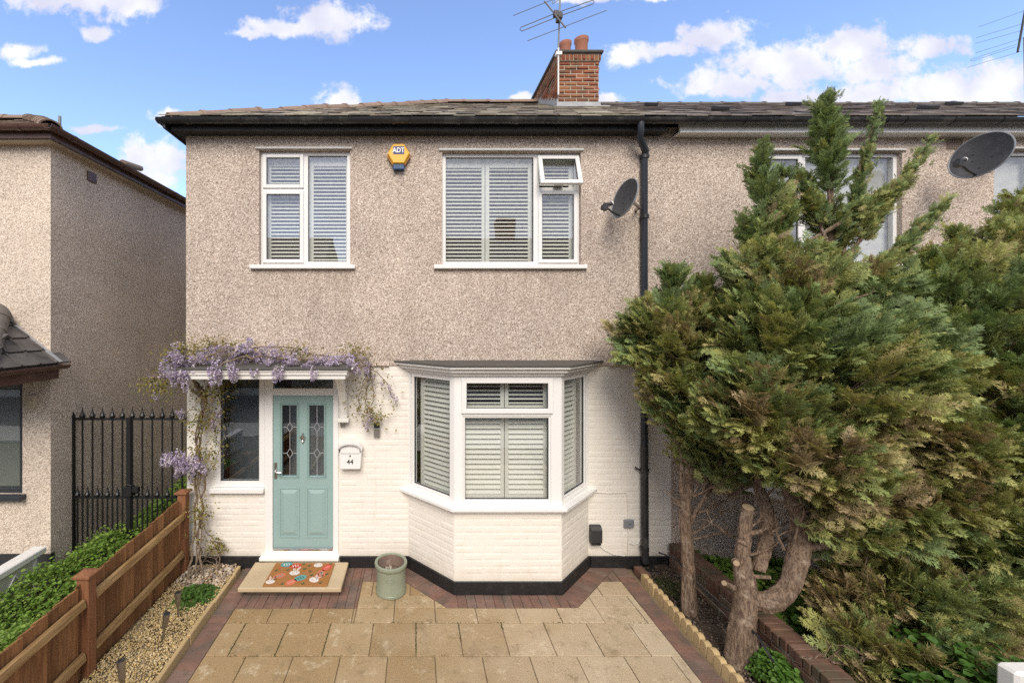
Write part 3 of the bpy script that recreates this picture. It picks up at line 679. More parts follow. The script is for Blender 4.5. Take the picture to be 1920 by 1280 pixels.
def terrace_house(main):
    T = Matrix.Identity(4) if main else TR(2 * XR, 0, 0) @ Matrix.Diagonal((-1, 1, 1, 1))
    F = T @ TR(0, YF, 0)
    if main: h = empty('terraced_house', ((XL + XR) / 2, YF, 0), 'pebbledashed end-of-terrace house with cream ground floor and sage green front door', 'house')
    else: h = empty('terraced_house', ((XR * 3 - XL) / 2, YF, 0), 'pebbledashed terraced house partly hidden behind the tall conifers', 'house')
    x0, x1 = XL, XR
    nw = (PX(487), PX(657), PZ(497), PZ(283)); ww = (PX(829), PX(1088), PZ(497), PZ(286))
    door_hole = (PX(405), PX(635), 0.10, 2.58); bay_hole = (-0.02, 2.17, 0.9, 2.56)
    zc = PZ(684)
    up = MB(F); wall(up, x0, x1 if main else XR, zc, EZ - 0.02, [nw, ww], -0.022, 0.22)
    upw = up.build('rendered_wall', M['dash'], h)
    holes = [door_hole, bay_hole]
    lo = MB(F); wall(lo, x0, x1, -0.1, zc, holes + [(PX(395), PX(500) if False else PX(497), PZ(1200), PZ(1190))], 0.0, 0.22)
    low = lo.build('brick_wall' if main else 'ground_floor_wall', M['cream'] if main else M['dash'], h)
    shell = MB(F); shell.box(x0, x0 + 0.22, 0.225, 7.0, -0.1, EZ - 0.02); shell.box(x0, x1, 7.0, 7.2, -0.1, EZ - 0.02); shell.box(x1 - 0.1, x1, 0.225, 7.0, -0.1, EZ - 0.02)
    shell.build('side_wall', M['dash'], h)
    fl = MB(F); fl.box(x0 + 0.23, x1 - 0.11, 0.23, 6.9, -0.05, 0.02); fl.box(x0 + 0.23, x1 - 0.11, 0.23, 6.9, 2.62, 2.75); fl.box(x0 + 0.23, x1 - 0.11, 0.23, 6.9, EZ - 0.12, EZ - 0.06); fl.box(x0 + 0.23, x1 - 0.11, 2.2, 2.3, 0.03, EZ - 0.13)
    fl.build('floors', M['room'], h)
    # ---- upstairs windows
    for kind, (a, b, c, d) in (('narrow', nw), ('wide', ww)):
        win, cols, zt = top_window(F, h, a, b, c, d, kind)
        for (p, q_, split) in cols:
            if split:
                if kind == 'narrow' or not main:
                    sash(F, win, p + 0.03, q_ - 0.025, zt + 0.015, d - 0.03, 0.016, 0.05, 0.05)
                else:                               # the opened top-hung light
                    G = F @ TR(0, 0.01, d - 0.03) @ Matrix.Rotation(R(-19), 4, 'X') @ TR(0, 0, -(d - 0.03))
                    sash(G, win, p + 0.02, q_ - 0.01, zt + 0.01, d - 0.03, 0.0, 0.055, 0.05, name='open_sash')
                    MB(F).box((p + q_) / 2 - 0.06, (p + q_) / 2 + 0.06, -0.02, 0.05, zt + 0.034, zt + 0.044).build('stay', M['steel'], win)
                sash(F, win, p + 0.03, q_ - 0.025, c + 0.03, zt - 0.015, 0.016, 0.05, 0.05)
            else:
                gk = MB(F); gk.frame(p + 0.028, q_ - 0.03, c + 0.048, d - 0.048, 0.007, 0.05, 0.07); gk.build('glazing_seal', M['dark'], win)
                pane(F, win, p + 0.03, q_ - 0.03, c + 0.05, d - 0.05, 0.06)
        if main:
            if kind == 'narrow': panels = ((PX(494), PX(570), 0.055), (PX(574), PX(655), 0.065))
            else: panels = ((PX(830), PX(912), 0.042), (PX(913), PX(1003), 0.055), (PX(1008), PX(1082), 0.06))
            for (p, q_, st) in panels: shutter_panel(F, win, p, q_, c + 0.02, d - 0.02, 0.145, st, 0.0495, 38, top=0.13)
        else: MB(F).box(a, b, 0.15, 0.16, c, d).build('net_curtain', M['net'], win)
    bw = bay(h, T, main)
    # ---- roof
    rf = MB(T)
    if main:
        hipx = lambda yy: (x0 - 0.17) + (yy - EY)
        rf.add([(x0 - 0.17, EY, EZ), (XR, EY, EZ), (XR, RY, RZ), (x0 - 0.17 + RY - EY, RY, RZ), (x0 - 0.17, 2 * RY - EY, EZ), (XR, 2 * RY - EY, EZ)], [(0, 1, 2, 3), (0, 3, 4), (3, 2, 5, 4)])
        roof = rf.build('roof', M['felt'], h)
        sl = MB(); slates(sl, lambda yy: hipx(yy) + 0.02, XR + 0.02, EY - 0.03, RY, EZ - 0.015, TAN, tones=((0.17, 0.145, 0.12), (0.13, 0.12, 0.115), (0.22, 0.185, 0.145), (0.26, 0.235, 0.18)), lich=(0.46, 0.43, 0.34), lichp=0.3)
        sl.build('slates', M['slate'], roof, kind='stuff')
        ridge_line(roof, (x0 - 0.10, EY + 0.05, EZ - 0.03), (hipx(RY), RY, RZ - 0.0), 0.40)
        ridge_line(roof, (hipx(RY) - 0.1, RY, RZ + 0.0), (2.55, RY, RZ + 0.0))
    else:
        E2 = 13.2
        rf = MB().add([(XR, EY, EZ), (E2, EY, EZ), (E2, RY, RZ), (XR, RY, RZ), (XR, 2 * RY - EY, EZ), (E2, 2 * RY - EY, EZ)], [(0, 1, 2, 3), (3, 2, 5, 4)])
        roof = rf.build('roof', M['felt'], h)
        sl = MB(); slates(sl, lambda yy: XR + 0.03, E2, EY - 0.03, RY, EZ - 0.015, TAN, tones=((0.14, 0.115, 0.10), (0.105, 0.095, 0.095), (0.17, 0.14, 0.125)), lich=(0.34, 0.31, 0.28), lichp=0.12)
        sl.build('slates', M['slate'], roof, kind='stuff')
        ridge_line(roof, (XR + 0.05, RY, RZ - 0.06), (E2, RY, RZ - 0.06), 0.44, RIDGE_GREY)
        for (px, yy) in ((1352, 6.0), (1489, 7.6), (1742, 6.3), (1790, 7.8), (1222, 7.4)):
            x = PX(px, yy); z = EZ + (yy - EY) * TAN
            v_ = MB(TR(x, yy, z + 0.03) @ Matrix.Rotation(math.atan(TAN), 4, 'X')); v_.box(-0.085, 0.085, -0.06, 0.12, 0.0, 0.06); v_.build('roof_vent', M['dark'], roof, bevel=0.01)
        MB().box(9.6, 13.2, YF - 0.02, YF + 0.2, 0, EZ - 0.02).build('end_wall', M['dash'], h)
    # ---- eaves
    ga, gb = (x0 - 0.22, XR + 0.16) if main else (XR + 0.17, 13.2)
    fz = EZ - 0.02
    if main:
        fa = MB(); fa.box(x0 - 0.10, 3.17, EY + 0.09, EY + 0.12, fz - 0.115, fz - 0.005); fa.box(x0 - 0.10, 3.17, EY + 0.121, YF - 0.02, fz - 0.11, fz - 0.095)
        fa.box(x0 - 0.16, x0 - 0.13, EY + 0.02, 11, fz - 0.115, fz - 0.005); fa.box(x0 - 0.128, x0 + 0.02, EY + 0.12, 11, fz - 0.105, fz - 0.09)
        fa.build('fascia', M['black'], h)
    else:
        fa = MB(); fa.box(PX(1285, EY), 13.2, EY + 0.10, EY + 0.13, fz - 0.135, fz - 0.005); fa.box(PX(1285, EY), 13.2, EY + 0.131, YF - 0.02, fz - 0.13, fz - 0.115)
        fa.build('fascia', M['white_paint'], h)
        MB().box(XR + 0.12, 13.2, EY + 0.14, EY + 0.17, fz - 0.02, EZ + 0.062).build('eaves_board', M['dark'], h)
    g = MB(); half_round(g, ga, gb, EY + 0.02, EZ - 0.025)
    if main:
        g2 = [(x0 - 0.22, EY + 0.0, 0)]
        pr = MB(TR(x0 - 0.19, EY, EZ - 0.025) @ rotz(R(90))); half_round(pr, 0, 6.0, 0, 0); g.add(pr.v, pr.f)
    gut = g.build('gutter', M['gutter'], h, smooth=True)
    jr = MB(); half_round(jr, -0.02, 0.02, 0, 0, 0.064); jm = mesh_of(jr, M['gutter'], 'gutter_bracket', True)
    for px in ((352, 450, 573, 640, 738, 860, 968, 1090, 1178, 1228) if main else (1308, 1330, 1400, 1450, 1560, 1665, 1700, 1790, 1880)):
        share('gutter_bracket', jm, gut, TR(PX(px, EY), EY + 0.02, EZ - 0.025))
    if not main:
        a, b, c, d = door_hole; xm_ = PX(497)
        df = MB(F); df.frame(a, xm_, 0.9, d, 0.07, 0.02, 0.09); df.box(a, xm_, 0.0, 0.2, -0.05, 0.899); df.frame(xm_ + 0.001, b, 0.1, d, 0.07, 0.02, 0.09); dfo = df.build('door_frame', M['white'], h, bevel=0.004)
        pane(F, dfo, a + 0.07, xm_ - 0.07, 0.97, d - 0.07, 0.05, 'glass_dark'); MB(F).box(a, b, 0.4, 0.42, 0.9, d).build('net_curtain', M['net'], dfo)
        dl = MB(F); wall(dl, xm_ + 0.071, b - 0.071, 0.17, d - 0.07, [(xm_ + 0.2, b - 0.2, 1.3, 2.3)], 0.03, 0.08); dlo = dl.build('door', M['white_paint'], h, bevel=0.003)
        pane(F, dlo, xm_ + 0.2, b - 0.2, 1.3, 2.3, 0.05, 'glass_dark')
        hb_ = MB(F); hb_.tube([(xm_ + 0.13, 0.03, 1.15), (xm_ + 0.13, -0.02, 1.15), (xm_ + 0.24, -0.02, 1.15)], 0.011, 8); hb_.build('handle', M['steel'], dlo)
        return h
    # ================= details of our house only
    groups = [(low, lay_bricks(F, x0 + 0.005, XR - 0.004, 0.16, zc - 0.004, holes)),
              (bw, [b_ for F0, L in bay_faces() for b_ in lay_bricks(F0, 0.004, L - 0.004, 0.16, 0.955, [])])]
    set_bricks(groups, M['cream'], 300)
    for (pa, pb2) in ((x0 - 0.01, PX(497) - 0.02), (PX(637) + 0.005, -0.125), (2.275, XR)): MB(F).box(pa, pb2, -0.022, 0.05, -0.05, 0.147).build('plinth', M['black'], h, bevel=0.004)
    for (pa, pb2) in ((x0, -0.35), (2.5, XR)): MB(F).prism_yz([(-0.045, zc - 0.005), (-0.021, zc - 0.02), (-0.021, zc + 0.05)], pa, pb2).build('render_drip', M['dash'], h)
    # ---- door, frame, side light
    dx0, dx1, dz0, dz1 = PX(512), PX(625), PZ(1026), PZ(741)
    df = MB(F)
    fx0, fx1 = PX(497), PX(635)
    df.box(fx0, dx0, -0.02, 0.08, 0.17, 2.56); df.box(dx1, fx1, -0.02, 0.08, 0.17, 2.56); df.box(dx0, dx1, -0.018, 0.08, dz1 + 0.003, PZ(728)); df.box(dx0, dx1, -0.018, 0.08, 2.45, 2.56); df.box(dx0, dx1, -0.018, 0.08, 0.17, dz0 - 0.005)
    dframe = df.build('door_frame', M['white'], h, bevel=0.005)
    MB(F).box(fx0 - 0.045, fx1 + 0.015, -0.10, 0.02, 0.125, 0.172).build('door_sill', M['white'], dframe, bevel=0.008)
    MB(F).box(dx0 + 0.005, dx1 - 0.005, -0.024, 0.02, dz0 - 0.03, dz0 - 0.002).build('threshold', M['chrome'], dframe, bevel=0.003)
    pane(F, dframe, dx0, dx1, PZ(728), 2.45, 0.03, 'glass_dark', 'fanlight')
    gl = [(PX(529), PX(557), PZ(892), PZ(759)), (PX(580), PX(608), PZ(892), PZ(759))]
    pn = [(PX(526), PX(559), PZ(1004), PZ(916)), (PX(577), PX(611), PZ(1004), PZ(916))]
    lf = MB(F); wall(lf, dx0 + 0.003, dx1 - 0.003, dz0, dz1, gl, 0.0, 0.045)
    door = lf.build('door', M['door'], h)
    for (a, b, c, d) in gl:
        mo = MB(F); mo.frame(a - 0.03, b + 0.03, c - 0.03, d + 0.03, 0.012, -0.009, 0.004); mo.frame(a - 0.012, b + 0.012, c - 0.012, d + 0.012, 0.014, -0.013, 0.004); mo.build('moulding', M['door'], door, bevel=0.004)
        pane(F, door, a, b, c, d, 0.02, 'glass_dark')
        ld = MB(F); xm = (a + b) / 2; z1_, z2_ = PZ(801), PZ(850); hw, hh = 0.04, 0.063
        def bar(p, q2, w=0.0035):
            p, q2 = Vector((p[0], 0, p[1])), Vector((q2[0], 0, q2[1])); ang = math.atan2(q2.z - p.z, q2.x - p.x); Lb = (q2 - p).length
            ld.box(0, Lb, 0.014, 0.019, -w, w, T=TR(p.x, 0, p.z) @ Matrix.Rotation(-ang, 4, 'Y'))
        for zz in (z1_, z2_):
            bar((xm - hw, zz), (xm, zz + hh)); bar((xm, zz + hh), (xm + hw, zz)); bar((xm + hw, zz), (xm, zz - hh)); bar((xm, zz - hh), (xm - hw, zz))
            bar((a, zz), (xm - hw, zz)); bar((xm + hw, zz), (b, zz))
        bar((xm, c), (xm, z2_ - hh)); bar((xm, z2_ + hh), (xm, z1_ - hh)); bar((xm, z1_ + hh), (xm, d))
        ld.build('lead_work', M['lead'], door)
    for (a, b, c, d) in pn:
        p_ = MB(F); e1, e2 = 0.014, 0.045
        p_.frame(a - 0.018, b + 0.018, c - 0.018, d + 0.018, 0.016, -0.009, 0.004)
        A = [(a, c), (b, c), (b, d), (a, d)]; B = [(a + e2, c + e2 * 1.2), (b - e2, c + e2 * 1.2), (b - e2, d - e2 * 1.2), (a + e2, d - e2 * 1.2)]
        vs_ = [(x, 0.002, z) for x, z in A] + [(x, -0.014, z) for x, z in B]
        p_.add(vs_, [(4, 5, 6, 7)] + [(i, (i + 1) % 4, 4 + (i + 1) % 4, 4 + i) for i in range(4)]); p_.build('panel', M['door'], door)
    kn = MB(F @ TR(PX(568), -0.012, PZ(820))); kn.lathe([(0.004, -0.075), (0.012, -0.06), (0.02, -0.045), (0.012, -0.03), (0.03, -0.012), (0.036, 0.012), (0.02, 0.03), (0.008, 0.045), (0.012, 0.056), (0.004, 0.066)], 14); kn.build('knocker', M['chrome'], door, smooth=True)
    hx = PX(517)
    hp = MB(F); hp.box(hx - 0.018, hx + 0.018, -0.012, 0.0, PZ(897), PZ(866)); hp.build('handle_plate', M['steel'], door, bevel=0.004)
    hl = MB(F); hl.tube([(hx, -0.01, PZ(882)), (hx, -0.05, PZ(882)), (hx + 0.03, -0.055, PZ(883)), (hx + 0.085, -0.05, PZ(884))], 0.011, 8); hl.build('handle', M['chrome'], door, smooth=True)
    MB(F).box(dx0 + 0.06, dx1 - 0.06, 0.6, 0.62, 0.1, 2.4).build('reflection_sheet', M['net'], door)  # added pale sheet, its colour stands in for the greyish reflection in the door glass
    sw = MB(F); a, b, c, d = PX(403), PX(497) - 0.001, PZ(912), 2.56
    sw.frame(a, b, c, d, 0.075, -0.01, 0.08, wt=0.03)
    sl_ = sw.build('side_window', M['white'], h, bevel=0.005)
    pane(F, sl_, a + 0.07, b - 0.07, c + 0.07, d - 0.02, 0.03, 'glass_dark')
    MB(F).frame(a + 0.073, b - 0.073, c + 0.073, d - 0.03, 0.008, 0.01, 0.03).build('glazing_seal', M['dark'], sl_)
    MB(F).box(PX(393), PX(497) - 0.002, -0.07, 0.06, c - 0.065, c - 0.003).build('sill', M['white'], sl_, bevel=0.006)
    MB(F).box(PX(403), PX(497), 0.45, 0.47, 0.9, 2.5).build('backing_sheet', simple('frosted_grey_backing', (0.20, 0.215, 0.225), 0.8), sl_)  # added sheet, grey-blue painted for frosted glass and a lighter interior
    und = MB(F); wall(und, PX(405), fx0, 0.0, c - 0.05, [], 0.0, 0.2); uw = und.build('apron_wall', M['cream'], h)
    v_, f_ = brick_mesh(None); pm = MB()
    for m, l in lay_bricks(F, PX(405) + 0.003, fx0 - 0.004, 0.16, c - 0.07, []): pm.add(v_, f_, None, m)
    pm.build('brickwork', M['cream'], uw, kind='stuff')
    # ---- door canopy
    cy = 4.92; ca, cb = PX(312, cy), PX(650, cy); cz0, cz1 = PZ(712, cy), PZ(694, cy)
    cf = MB(); cf.box(ca + 0.05, cb - 0.02, cy + 0.03, cy + 0.06, cz0, cz0 + 0.05); cf.box(ca + 0.02, cb, cy + 0.012, cy + 0.06, cz0 + 0.052, cz0 + 0.085); cf.box(ca, cb + 0.01, cy, cy + 0.06, cz0 + 0.087, cz1 + 0.005)
    cf.box(ca + 0.05, ca + 0.08, cy + 0.061, 5.49, cz0, cz1 + 0.0); cf.box(cb - 0.05, cb - 0.02, cy + 0.061, 5.49, cz0, cz1 + 0.0); cf.box(ca + 0.09, cb - 0.06, cy + 0.062, 5.49, cz0 + 0.03, cz0 + 0.045)
    can = cf.build('door_canopy', M['white_paint'], h, bevel=0.006)
    MB().prism_yz([(cy - 0.02, cz1 + 0.008), (5.48, cz1 + 0.05), (5.48, cz1 + 0.075), (cy - 0.02, cz1 + 0.022)], ca - 0.02, cb + 0.06).build('felt_roof', M['felt'], can)
    MB().prism_yz([(cy - 0.028, cz1 + 0.012), (5.46, cz1 + 0.052), (5.46, cz1 + 0.066), (cy - 0.028, cz1 + 0.03)], cb + 0.06, cb + 0.075).build('verge_trim', M['white_paint'], can)
    for bx_ in (ca + 0.16, cb - 0.12):
        prof = [(5.03, cz0), (5.13, cz0), (5.24, cz0 - 0.10), (5.34, cz0 - 0.22), (5.40, cz0 - 0.36), (5.40, cz0 - 0.42), (5.48, cz0 - 0.42), (5.48, cz0 - 0.30), (5.44, cz0 - 0.16), (5.36, cz0 - 0.06), (5.30, cz0)][::-1]
        prof = [(5.02, cz0), (5.16, cz0), (5.30, cz0 - 0.10), (5.40, cz0 - 0.26), (5.45, cz0 - 0.42), (5.485, cz0 - 0.42), (5.485, cz0 - 0.55), (5.41, cz0 - 0.55), (5.36, cz0 - 0.38), (5.25, cz0 - 0.20), (5.13, cz0 - 0.08)]
        MB().prism_yz(prof, bx_ - 0.045, bx_ + 0.045).build('bracket', M['white_paint'], can, bevel=0.006)
        MB().box(bx_ - 0.07, bx_ + 0.07, 5.36, 5.489, cz0 - 0.60, cz0 - 0.552).build('bracket_foot', M['white_paint'], can, bevel=0.006)
    # ---- rainwater pipe
    px_ = PX(1208, 5.43); x2 = PX(1203, EY)
    dp = MB(); dp.tube([(x2, EY + 0.02, EZ - 0.07), (x2, EY + 0.02, EZ - 0.16), (x2 + 0.01, EY + 0.06, EZ - 0.24), (px_, 5.40, EZ - 0.36), (px_, 5.43, EZ - 0.44), (px_, 5.43, 1.6)], 0.042, 14)
    pipe = dp.build('downpipe', M['pipe'], h, smooth=True)
    MB().tube([(px_, 5.43, 1.601), (px_ + 0.01, 5.43, 0.10)], 0.046, 14).build('lower_pipe', M['gutter'], pipe, smooth=True)
    for z in (EZ - 0.42, 4.55, 3.1, PZ(878), PZ(1022)):
        MB().tube([(px_ + 0.003, 5.43, z - 0.022), (px_ + 0.003, 5.43, z + 0.022)], 0.055, 14).build('collar', M['gutter'], pipe, smooth=True)
    cl_ = MB(); cl_.tube([(px_ - 0.04, 5.44, PZ(878)), (px_ - 0.085, 5.45, PZ(876)), (px_ - 0.10, 5.46, PZ(873))], 0.012, 6); cl_.build('pipe_clip', M['gutter'], pipe)
    MB().box(px_ - 0.12, px_ + 0.13, 5.28, 5.475, 0.0, 0.05).build('gully', M['black'], pipe, bevel=0.01)
    # ---- chimney
    cx0, cx1, cy0, cy1, ctop = 2.60, 3.335, 7.70, 9.20, PZ(106, 7.70)
    cb0 = 6.75
    ch = MB().box(cx0, cx1, cy0, cy1, cb0, ctop + 0.10).build('chimney', M['mortar'], h)
    L = []
    zb = EZ + (cy0 - EY) * TAN + 0.02
    L += lay_bricks(TR(0, cy0, 0), cx0, cx1, zb, ctop - 0.10, [], 0.014, joint=0.012)
    L += lay_bricks(TR(cx0, cy1, 0) @ rotz(R(-90)), 0, cy1 - cy0, 7.2, ctop - 0.10, [], 0.014, joint=0.012)
    L += lay_bricks(TR(cx1, cy0, 0) @ rotz(R(90)), 0, cy1 - cy0, 7.2, ctop - 0.10, [], 0.014, joint=0.012)
    set_bricks([(ch, L)], M['brick'], 300)
    L2 = lay_bricks(TR(0, cy0 - 0.03, 0), cx0 - 0.03, cx1 + 0.03, ctop - 0.095, ctop + 0.02, [], 0.012, course=0.115, blen=0.075) + lay_bricks(TR(cx0 - 0.03, cy1 + 0.03, 0) @ rotz(R(-90)), 0, cy1 - cy0 + 0.06, ctop - 0.095, ctop + 0.02, [], 0.012, course=0.115, blen=0.075)
    MB().box(cx0 - 0.03, cx1 + 0.03, cy0 - 0.03, cy1 + 0.03, ctop - 0.095, ctop + 0.03).build('oversail', M['mortar'], ch)
    set_bricks([(ch, L2)], M['brick'], 300)
    MB().box(cx0 - 0.07, cx1 + 0.07, cy0 - 0.07, cy1 + 0.07, ctop + 0.031, ctop + 0.085).build('capping', M['felt'], ch, bevel=0.012)
    fl_ = MB(); fl_.box(cx0 - 0.03, cx1 + 0.03, cy0 - 0.025, cy0 - 0.005, zb - 0.12, zb + 0.06); fl_.prism_yz([(cy0 - 0.20, zb - 0.11), (cy0 - 0.02, zb - 0.01), (cy0 - 0.02, zb + 0.0), (cy0 - 0.20, zb - 0.095)], cx0 - 0.10, cx1 + 0.12)
    for i in range(8):
        y_ = cy0 + i * 0.17; z_ = EZ + (y_ - EY) * TAN; fl_.box(cx0 - 0.022, cx0 - 0.004, y_, y_ + 0.17, z_ - 0.05, z_ + 0.16)
    fl_.build('flashing', M['lead'], ch)
    for (px, py, rr, yy) in ((1090, 66, 0.125, 7.98), (1060, 73, 0.115, 8.5)):
        pot = MB(); zt = PZ(py + 8, yy); z0_ = ctop + 0.07
        pot.lathe([(rr * 0.92, z0_), (rr * 0.9, zt - 0.09), (rr * 1.0, zt - 0.07), (rr * 1.05, zt - 0.04), (rr * 1.05, zt), (rr * 0.85, zt), (rr * 0.82, zt - 0.2)], 24, (PX(px, yy), yy, 0)); pot.build('chimney_pot', M['pot'], ch, smooth=True)
    return h
H1 = terrace_house(True)
H2 = terrace_house(False)

# ------------------------------------------------------------------ the detached house on the left
LX, LY = -4.57, 5.27
hl = empty('neighbour_house', (-6.5, LY, 0), 'pale pebbledashed house on the left with brown gutters beyond the iron gate', 'house')
lw = MB(); F = TR(0, LY, 0)
win_h = (-7.2, PX(42, LY), PZ(925, LY), 2.62)
lwm = MB(F); wall(lwm, -10.5, LX, -0.1, 5.40, [win_h], 0.0, 0.22); lwm.build('front_wall', M['dash_left'], hl)
MB().box(LX - 0.22, LX, LY + 0.221, 14, -0.1, 5.40).build('side_wall', M['dash_left'], hl)
MB().box(-10.5, LX - 0.23, 13.8, 14, -0.1, 5.4).build('back_wall', M['dash_left'], hl)
fi = MB(); fi.box(-10.4, LX - 0.23, LY + 0.23, 13.7, 5.2, 5.3); fi.box(-10.4, LX - 0.23, LY + 1.6, LY + 1.7, 0, 5.1); fi.build('floors', M['room'], hl)
wn = MB(F); wn.frame(win_h[0], win_h[1], win_h[2], win_h[3], 0.055, 0.02, 0.09); wno = wn.build('window', M['anthracite'], hl, bevel=0.004)
pane(F, wno, win_h[0] + 0.05, win_h[1] - 0.05, win_h[2] + 0.05, win_h[3] - 0.05, 0.05)
MB(F).box(win_h[0], win_h[1], 0.25, 0.26, win_h[2], win_h[3]).build('roller_blind', simple('grey_green_blind', (0.22, 0.25, 0.23), 0.8, 0.05), wno)
MB(F).box(win_h[0] - 0.05, win_h[1] + 0.05, -0.09, 0.03, win_h[2] - 0.06, win_h[2] - 0.003).build('sill', M['anthracite'], wno, bevel=0.004)
MB(F).box(-10.5, LX + 0.01, -0.015, 0.05, -0.1, 0.30).build('plinth', M['dark'], hl)
ez = 5.55
ev = MB(); ev.box(-10.5, LX + 0.14, LY - 0.16, LY - 0.13, ez - 0.13, ez); ev.box(LX + 0.11, LX + 0.14, LY - 0.129, 14, ez - 0.13, ez); ev.build('fascia', M['brown'], hl)
so = MB(); so.box(-10.5, LX + 0.108, LY - 0.128, LY + 0.02, ez - 0.15, ez - 0.125); so.box(LX - 0.02, LX + 0.108, LY + 0.021, 14, ez - 0.15, ez - 0.125); so.build('soffit', simple('beige_soffit', (0.5, 0.41, 0.30), 0.7), hl)
g = MB(); half_round(g, -10.5, LX + 0.20, LY - 0.215, ez - 0.005)
pr = MB(TR(LX + 0.195, LY - 0.27, ez - 0.005) @ rotz(R(90))); half_round(pr, 0, 9.0, 0, 0); g.add(pr.v, pr.f); gl_ = g.build('gutter', M['brown'], hl, smooth=True)
jr = MB(); half_round(jr, -0.025, 0.025, 0, 0, 0.065); jm = mesh_of(jr, M['brown'], 'gutter_bracket', True)
for x in (-4.75, -5.6): share('gutter_bracket', jm, gl_, TR(x, LY - 0.215, ez - 0.005))
for y in (5.35, 6.3, 7.6, 9.0): share('gutter_bracket', jm, gl_, TR(LX + 0.195, y, ez - 0.005) @ rotz(R(90)))
TL = 0.50; ey0 = LY - 0.2; ex0 = LX + 0.18; run = 3.0
rl = MB().add([(-12, ey0, ez), (ex0, ey0, ez), (ex0 - run, ey0 + run, ez + run * TL), (-12, ey0 + run, ez + run * TL), (ex0, 15, ez), (ex0 - run, 12, ez + run * TL)], [(0, 1, 2, 3), (1, 4, 5, 2)])
rlo = rl.build('roof', M['felt'], hl)
sl = MB(); slates(sl, lambda yy: -9.0, ex0 - 0.0, ey0 - 0.03, ey0 + run, ez - 0.01, TL, 0.17, 0.12, tones=((0.20, 0.145, 0.11), (0.16, 0.12, 0.095), (0.235, 0.175, 0.135)), lich=(0.38, 0.34, 0.27), lichp=0.15)
keep = MB()
for i in range(0, len(sl.v), 8):
    if sl.v[i][0] < ex0 - (sl.v[i][1] - ey0) - 0.12: keep.add(sl.v[i:i + 8], [(0, 3, 2, 1), (4, 5, 6, 7), (0, 1, 5, 4), (1, 2, 6, 5), (2, 3, 7, 6), (3, 0, 4, 7)], sl.c[i])
keep.build('roof_tiles', M['slate'], rlo, kind='stuff')
ridge_line(rlo, (ex0 - 0.02, ey0 + 0.02, ez + 0.0), (ex0 - run, ey0 + run, ez + run * TL + 0.03), 0.36)
ridge_line(rlo, (ex0 - run, ey0 + run, ez + run * TL + 0.03), (-12, ey0 + run, ez + run * TL + 0.03), 0.4)
ry_ = 8.6; MB().tube([(PX(230, ry_), ry_, PZ(306, ry_)), (PX(258, ry_ + 0.7), ry_ + 0.8, PZ(316, ry_ + 0.8))], [0.07, 0.06], 10).build('dormer_ridge', M['ridge'], rlo)
MB().tube([(PX(112, 5.6), 5.6, PZ(240, 5.6)), (PX(112, 5.6), 5.6, PZ(218, 5.6))], 0.018, 8).build('stub_pipe', M['grey'], rlo)
yv = 5.92; MB().box(LX, LX + 0.02, yv - 0.07, yv + 0.09, PZ(341, yv), PZ(323, yv)).build('air_vent', M['brown'], hl, bevel=0.004)
# hipped canopy over its front window
cz = 2.66; c0 = LX + 0.13
rc = MB().add([(-9, 4.3, cz), (c0, 4.3, cz), (c0, LY - 0.02, cz), (-9, LY - 0.02, cz + 0.62), (c0 - 0.75, LY - 0.02, cz + 0.62)], [(0, 1, 4, 3), (1, 2, 4)])
cano = rc.build('window_canopy', M['felt'], hl)
cv = MB()
for i in range(4):                                           # right-hand slope: courses of interlocking tiles
    za = cz + 0.62 * i / 4; xo = c0 - 0.75 * i / 4
    y_ = 4.25 + (LY - 4.3) * i / 4
    while y_ < LY - 0.05:
        k = random.uniform(0.8, 1.2); c_ = (0.105 * k, 0.098 * k, 0.092 * k)
        cv.box(0, 0.23, -0.115, 0.115, 0.0, 0.018, c_, TR(xo + 0.01, y_ + 0.115, za + 0.02) @ Matrix.Rotation(R(180), 4, 'Z') @ Matrix.Rotation(-math.atan(0.62 / 0.75) + 0.06, 4, 'Y'))
        cv.box(0, 0.23, 0.095, 0.118, 0.018, 0.034, c_, TR(xo + 0.01, y_ + 0.115, za + 0.02) @ Matrix.Rotation(R(180), 4, 'Z') @ Matrix.Rotation(-math.atan(0.62 / 0.75) + 0.06, 4, 'Y'))
        y_ += 0.232
fs2 = MB(); slates(fs2, lambda yy: -9.0, c0, 4.27, LY - 0.02, cz + 0.0, 0.62 / (LY - 4.32), 0.24, 0.2, tones=((0.105, 0.098, 0.092), (0.09, 0.085, 0.082)), lichp=0.06)
for i in range(0, len(fs2.v), 8):
    if fs2.v[i][0] < c0 - 0.2 - max(0, fs2.v[i][1] - 4.3) * 0.75 / (LY - 4.32): cv.add(fs2.v[i:i + 8], [(0, 3, 2, 1), (4, 5, 6, 7), (0, 1, 5, 4), (1, 2, 6, 5), (2, 3, 7, 6), (3, 0, 4, 7)], fs2.c[i])
cv.build('canopy_tiles', M['slate'], cano, kind='stuff')
ridge_line(cano, (c0 - 0.03, 4.33, cz + 0.02), (c0 - 0.75, LY - 0.02, cz + 0.65), 0.3, RIDGE_GREY)
MB().prism_xz([(c0 - 0.80, cz + 0.60), (c0 - 0.02, cz + 0.02), (c0 + 0.03, cz + 0.04), (c0 - 0.76, cz + 0.67)], LY - 0.045, LY - 0.004).build('canopy_flashing', M['lead'], cano)
cg = MB(TR(c0 + 0.05, 4.25, cz + 0.0) @ rotz(R(90))); half_round(cg, 0, LY - 4.22, 0, 0, 0.05); cg2 = MB(); half_round(cg2, -9, c0 + 0.05, 4.2, cz, 0.05); cg.add([tuple((TR(c0 + 0.05, 4.25, cz) @ rotz(R(90))).inverted() @ Vector(p)) for p in cg2.v], cg2.f)
cg.build('canopy_gutter', M['brown'], cano, smooth=True)
